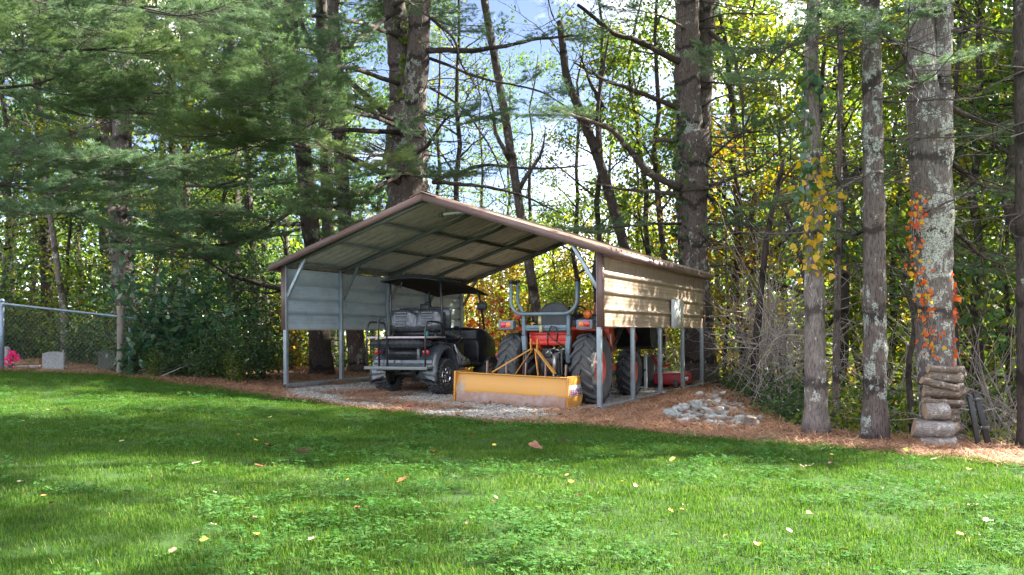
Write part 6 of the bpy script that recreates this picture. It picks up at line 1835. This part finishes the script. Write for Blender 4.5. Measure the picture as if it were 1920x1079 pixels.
GC = [grass_clump(k, 95, 0.13, 0.036, 0.0034) for k in range(5)]
CC = [clover_clump(k, 26, 0.13) for k in range(4)]
def lawn_test(x, y): return inside(x, y, LAWN) & in_view(x, y)
X, Y = [], []
for (y0, y1, dens) in ((2.6, 5.0, 105), (5.0, 8.0, 85), (8.0, 11.0, 70), (11.0, 16.0, 55)):
    xm = 0.60 * y1 + 2.0
    x, y = region(int(dens * 2 * xm * (y1 - y0)), -xm, xm, y0, y1, lawn_test)
    X.append(x); Y.append(y)
X, Y = np.concatenate(X), np.concatenate(Y)
n = len(X)
patch = wob(X * 1.3 + 3, Y * 1.3) + 0.5 * wob(X * 3.1, Y * 3.4)
scatter('lawn_grass', 'mown green grass covering the lawn in front of the carport', 'grass', np.stack([X, Y, T(X, Y)], -1), np.stack([rng.normal(0, 0.06, n), rng.normal(0, 0.06, n), rng.uniform(0, 6.28, n)], -1), rng.uniform(0.7, 1.15, n) * (1 + 0.18 * patch), GC)
X, Y = [], []
for (y0, y1, dens) in ((2.6, 5.0, 30), (5.0, 8.0, 22), (8.0, 13.0, 13)):
    xm = 0.60 * y1 + 2.0
    x, y = region(int(dens * 2 * xm * (y1 - y0)), -xm, xm, y0, y1, lambda x, y: lawn_test(x, y) & (wob(x * 1.1 + 2, y * 1.2) + 0.6 * wob(x * 2.7, y * 2.9 + 4) > -0.12))
    X.append(x); Y.append(y)
X, Y = np.concatenate(X), np.concatenate(Y)
n = len(X)
scatter('clover', 'patches of clover leaves growing in the lawn', 'clover', np.stack([X, Y, T(X, Y) + 0.006], -1), np.stack([rng.normal(0, 0.08, n), rng.normal(0, 0.08, n), rng.uniform(0, 6.28, n)], -1), rng.uniform(0.85, 1.35, n), CC)
# ragged grass at the lawn's edge and tufts in the straw
le = np.array([(p.x, p.y) for p in lawn_edge])
k_ = rng.integers(1, len(le) - 1, 900); u_ = rng.random(900)[:, None]
pe = le[k_] * (1 - u_) + le[k_ + 1 - 0] * u_ + rng.normal(0, 0.10, (900, 2))
X, Y = pe[:, 0], pe[:, 1]
n = len(X)
scatter('edge_grass', 'longer ragged grass along the border of lawn and pine straw', 'grass', np.stack([X, Y, T(X, Y)], -1), np.stack([rng.normal(0, 0.1, n), rng.normal(0, 0.1, n), rng.uniform(0, 6.28, n)], -1), rng.uniform(0.5, 1.3, n), GC)
# grass round the graves behind the fence
x, y = region(900, -16, -6.3, 15.2, 18.5, lambda x, y: in_view(x, y, 1) & (y > 15.3 - 0.12 * (x + 9)) & (x < -7.6))
n = len(x)
scatter('graveyard_grass', 'short grass round the gravestones behind the fence', 'grass', np.stack([x, y, T(x, y)], -1), np.stack([np.zeros(n), np.zeros(n), rng.uniform(0, 6.28, n)], -1), rng.uniform(0.9, 1.4, n), GC)
# pine straw
def straw_clump(seed, nb, rad, mat, ln0):
    r = np.random.default_rng(seed)
    mb = MB()
    for i in range(nb):
        a, d = r.uniform(0, 2 * PI), rad * math.sqrt(r.random())
        p = np.array([d * math.cos(a), d * math.sin(a), r.uniform(0.004, 0.03)])
        b = r.uniform(0, 2 * PI); ln = ln0 * r.uniform(0.6, 1.2); el = r.normal(0, 0.16)
        u = np.array([math.cos(b), math.sin(b), el]) * ln; w = np.array([-math.sin(b), math.cos(b), 0]) * 0.0028
        mid = p + u * 0.5 + np.array([0, 0, 0.01])
        mb.add([p - w, p + w, mid + w, mid - w], [(0, 1, 2, 3)]); mb.add([mid - w, mid + w, p + u], [(0, 1, 2)])
    return mb.mesh('straw_clump', [M[mat]])
SC = [straw_clump(k, 55, 0.16, 'straw', 0.13) for k in range(4)]
def st_test(x, y): return inside(x, y, EDGE) & ~inside(x, y, LAWN) & in_view(x, y, 1.0) & (~inside(x, y, GRAVEL) | (wob(x * 1.5, y * 1.7) > 0.22))
x, y = region(14000, -13, 9, 7, 20, st_test)
n = len(x)
scatter('pine_straw', 'reddish fallen pine needles carpeting the border strip and bank', 'pine straw', np.stack([x, y, T(x, y)], -1), np.stack([rng.normal(0, 0.05, n), rng.normal(0, 0.05, n), rng.uniform(0, 6.28, n)], -1), rng.uniform(0.8, 1.3, n), SC)
# gravel
def pebbles(seed, nb, rad):
    r = np.random.default_rng(seed)
    mb = MB()
    base = rock_mesh(seed + 50)
    v0, f0_ = base.V[0], base.F[0][0]
    for i in range(nb):
        a, d = r.uniform(0, 2 * PI), rad * math.sqrt(r.random())
        s = r.uniform(0.008, 0.02)
        q = np.array(Matrix.Rotation(r.uniform(0, 6.28), 3, 'Z') @ Matrix.Rotation(r.normal(0, 0.4), 3, 'X'))
        mb.addn(v0 @ q.T * s + np.array([d * math.cos(a), d * math.sin(a), 0.2 * s]), f0_)
    return mb.mesh('pebbles', [M['pebble']])
PB_ = [pebbles(k, 22, 0.14) for k in range(4)]
x, y = region(9000, -6, 4, 9, 19, lambda x, y: inside(x, y, GRAVEL) & (wob(x * 1.5, y * 1.7) < 0.55) & ((y < 15.5) | (rng.random(len(x)) < 0.4)))
n = len(x)
scatter('gravel', 'loose grey gravel stones on the pad under and before the carport', 'gravel', np.stack([x, y, T(x, y)], -1), np.stack([np.zeros(n), np.zeros(n), rng.uniform(0, 6.28, n)], -1), rng.uniform(0.7, 1.3, n), PB_)
# brown leaf litter
def litter(seed, nb, rad, mat, s):
    r = np.random.default_rng(seed)
    mb = MB(); a, d = r.uniform(0, 2 * PI, nb), rad * np.sqrt(r.random(nb))
    leaves(mb, np.stack([d * np.cos(a), d * np.sin(a), r.uniform(0.01, 0.05, nb)], -1), s, r, 0, 1.6, 0.6)
    return mb.mesh('litter', [M[mat]])
LT = [litter(k, 14, 0.35, 'litter', 0.075) for k in range(3)]
x, y = region(2600, -14, 9, 9, 21, lambda x, y: ~inside(x, y, LAWN) & in_view(x, y, 1.0) & (rng.random(len(x)) < np.where(inside(x, y, GRAVEL), 0.05, np.where(inside(x, y, EDGE), 0.16, 1.0))))
n = len(x)
scatter('leaf_litter', 'dry brown leaves lying about under the trees', 'leaf litter', np.stack([x, y, T(x, y)], -1), np.stack([np.zeros(n), np.zeros(n), rng.uniform(0, 6.28, n)], -1), rng.uniform(0.7, 1.2, n), LT)
# undergrowth on the slope and in the woods
def weeds(seed, mats):
    r = np.random.default_rng(seed); mb = MB()
    p = r.normal(0, 1, (130, 3)) * np.array([0.30, 0.30, 0.2]); p[:, 2] = np.abs(p[:, 2]) + 0.03
    leaves(mb, p[:95], 0.075, r, 0, 0.9, 0.65); leaves(mb, p[95:], 0.075, r, 1, 0.9, 0.65)
    for k in range(12): mb.tube([(p[k, 0] * 0.3, p[k, 1] * 0.3, 0), p[k]], 0.003, 3, 0, cap=False)
    return mb.mesh('weeds', [M[mats[0]], M[mats[1]]])
WD = [weeds(1, ('leaf_dark', 'leaf_green')), weeds(2, ('leaf_green', 'leaf_yg')), weeds(3, ('leaf_yg', 'leaf_gold'))]
x, y = region(6500, -24, 26, 9.5, 40, lambda x, y: ~inside(x, y, EDGE) & in_view(x, y, 2.0) & (seg_dist(x, y, EDGE) > 0.35))
n = len(x)
scatter('undergrowth', 'mixed green undergrowth covering the slope and woodland floor', 'undergrowth', np.stack([x, y, T(x, y)], -1), np.stack([np.zeros(n), np.zeros(n), rng.uniform(0, 6.28, n)], -1), rng.uniform(0.7, 1.9, n), WD)

# ------------------------------------------------------------------ fallen leaves on the lawn, one by one
def fallen(seed, cols, lobes):
    r = np.random.default_rng(seed)
    n = 26
    a = np.linspace(0, 2 * PI, n, endpoint=False)
    rad = 0.36 + 0.14 * np.abs(np.cos(a * lobes / 2)) ** 0.7 + 0.03 * r.normal(0, 1, n) if lobes else 0.5 * np.ones(n)
    x, y = np.cos(a) * rad * (1.0 if lobes else 0.42), np.sin(a) * rad
    cz = r.uniform(0.3, 0.9)
    ring = np.stack([x, y, cz * (x * x) * 1.2 + 0.5 * y * y * r.uniform(-0.4, 1.0) + 0.02 * r.normal(0, 1, n)], -1)
    mid = ring * 0.5; mid[:, 2] *= 0.5
    mb = MB(); mb.add(np.concatenate([ring, mid, [[0, 0, 0]]]), [(i, (i + 1) % n, n + (i + 1) % n, n + i) for i in range(n)] + [(n + i, n + (i + 1) % n, 2 * n) for i in range(n)])
    mb.tube([(0, -0.35, 0.02), (0.02, -0.5, 0.03), (0.05, -0.7, 0.07)], 0.010, 4)
    return mb.mesh('fallen_leaf', [cols])
FC = {k: paint('fallen_leaf_' + k, c, tuple(q * 0.7 for q in c), 9, 0.6) for k, c in {'tan': (0.27, 0.175, 0.105), 'pale': (0.36, 0.30, 0.21), 'orange': (0.42, 0.17, 0.05), 'brown': (0.2, 0.085, 0.045), 'red': (0.36, 0.085, 0.045), 'yellow': (0.50, 0.36, 0.04), 'cream': (0.42, 0.36, 0.23), 'lime': (0.34, 0.34, 0.06)}.items()}
FM = {k: [fallen(i * 7 + q, m_, lob) for q, lob in enumerate((5, 3, 0))] for i, (k, m_) in enumerate(FC.items())}
FL = [(568, 866, 34, 'tan', 0, 'largest curled tan leaf lying on the lawn left of centre'), (503, 850, 18, 'brown', 1, 'dark brown curled leaf just left of the largest tan leaf'), (486, 889, 19, 'red', 2, 'reddish brown folded leaf below the dark brown one'), (813, 864, 22, 'red', 1, 'pinkish red lobed leaf below the yellow blade'),
      (756, 918, 26, 'orange', 1, 'yellow orange broad leaf on the middle of the lawn'), (652, 916, 13, 'yellow', 2, 'small yellow leaf left of the broad orange one'), (1003, 853, 28, 'brown', 0, 'flat brown leaf in the shaded lawn below the fallen post'), (1057, 838, 19, 'tan', 1, 'pale orange leaf right of the flat brown leaf'),
      (886, 825, 14, 'orange', 1, 'orange leaf near the straw edge in front of the blade'), (368, 884, 20, 'cream', 2, 'pale narrow leaf in the shaded left lawn'), (126, 781, 17, 'pale', 1, 'larger of two whitish leaves high on the left lawn'), (92, 779, 10, 'pale', 1, 'smaller of two whitish leaves high on the left lawn'),
      (228, 840, 11, 'cream', 2, 'upright cream leaf on the left lawn'), (480, 838, 13, 'yellow', 2, 'yellow sliver above the dark brown leaf'), (369, 918, 16, 'yellow', 2, 'yellow sliver in the left lawn'), (238, 941, 16, 'tan', 1, 'tan leaf low on the left lawn'), (39, 921, 12, 'pale', 1, 'pale leaf near the left edge'),
      (1258, 977, 17, 'yellow', 2, 'bright yellow leaf in the sunlit lower lawn'), (1285, 966, 20, 'cream', 2, 'cream leaf right of the bright yellow leaf'), (1261, 875, 20, 'lime', 2, 'greenish yellow blade leaf on the shaded lawn'), (1354, 889, 14, 'pale', 2, 'pale leaf in the shaded right lawn'), (1516, 890, 24, 'pale', 0, 'pinkish pale leaf beside a brown one on the right lawn'),
      (1505, 888, 14, 'brown', 1, 'brown leaf beside the pinkish pale one'), (1596, 939, 13, 'cream', 2, 'upright white leaf in the sunlit right lawn'), (1825, 966, 22, 'cream', 1, 'cream leaf in the bright right lawn'), (1852, 995, 20, 'pale', 1, 'whitish leaf low on the right lawn'), (1821, 894, 18, 'yellow', 1, 'yellow leaf near the right lawn edge'),
      (1751, 873, 15, 'pale', 2, 'pale leaf close to the straw below the log stack'), (1310, 860, 10, 'yellow', 1, 'small yellow leaf in the shaded right lawn'), (1362, 1027, 13, 'tan', 1, 'tan leaf near the bottom of the lawn'), (930, 950, 12, 'cream', 2, 'cream leaf on the central lawn'), (1480, 1016, 18, 'cream', 2, 'cream leaf in the sunlit lawn bottom right'),
      (474, 991, 13, 'tan', 1, 'tan leaf at the sunlit bottom left'), (1170, 874, 9, 'orange', 1, 'tiny orange leaf in the shaded lawn'), (507, 793, 12, 'lime', 1, 'greenish leaf high on the lawn before the cart'), (635, 768, 11, 'pale', 2, 'pale leaf at the straw edge before the golf cart'), (1063, 906, 10, 'orange', 2, 'small orange leaf in the central lawn'),
      (768, 772, 20, 'red', 0, 'red brown leaf on the gravel edge left of the blade'), (832, 778, 9, 'brown', 1, 'brown leaf on the straw before the blade'), (946, 787, 12, 'brown', 1, 'brown leaf on the gravel below the blade'), (1285, 806, 22, 'brown', 0, 'dark leaf on the straw below the rocks'), (1700, 856, 26, 'lime', 2, 'green weed leaf on the straw below the logs')]
rr = random.Random(31)
for k in range(46):
    px, py = rr.uniform(20, 1900), rr.uniform(770, 1060)
    if py < 720 + 0.085 * px: continue
    FL.append((px, py, rr.uniform(5, 10), rr.choice(('tan', 'brown', 'orange', 'pale', 'yellow', 'lime')), rr.randrange(3), None))
for (px, py, w, c, q, lab) in FL:
    g = hit(px, py)
    s = max(0.045, w * g.y / F) * (1.0 if w > 15 else 0.85)
    o = bpy.data.objects.new('fallen_leaf', FM[c][q]); COL.objects.link(o)
    o.location = (g.x, g.y, g.z + 0.05 + 0.1 * s); o.rotation_euler = (rr.uniform(-0.35, 0.45), rr.uniform(-0.4, 0.4), rr.uniform(0, 6.28)); o.scale = (s,) * 3
    lab = lab or 'small dry %s leaf scattered among the grass blades of the lawn' % {'lime': 'greenish'}.get(c, c)
    tag(o, lab, 'leaf', 'fallen leaves on the ground')
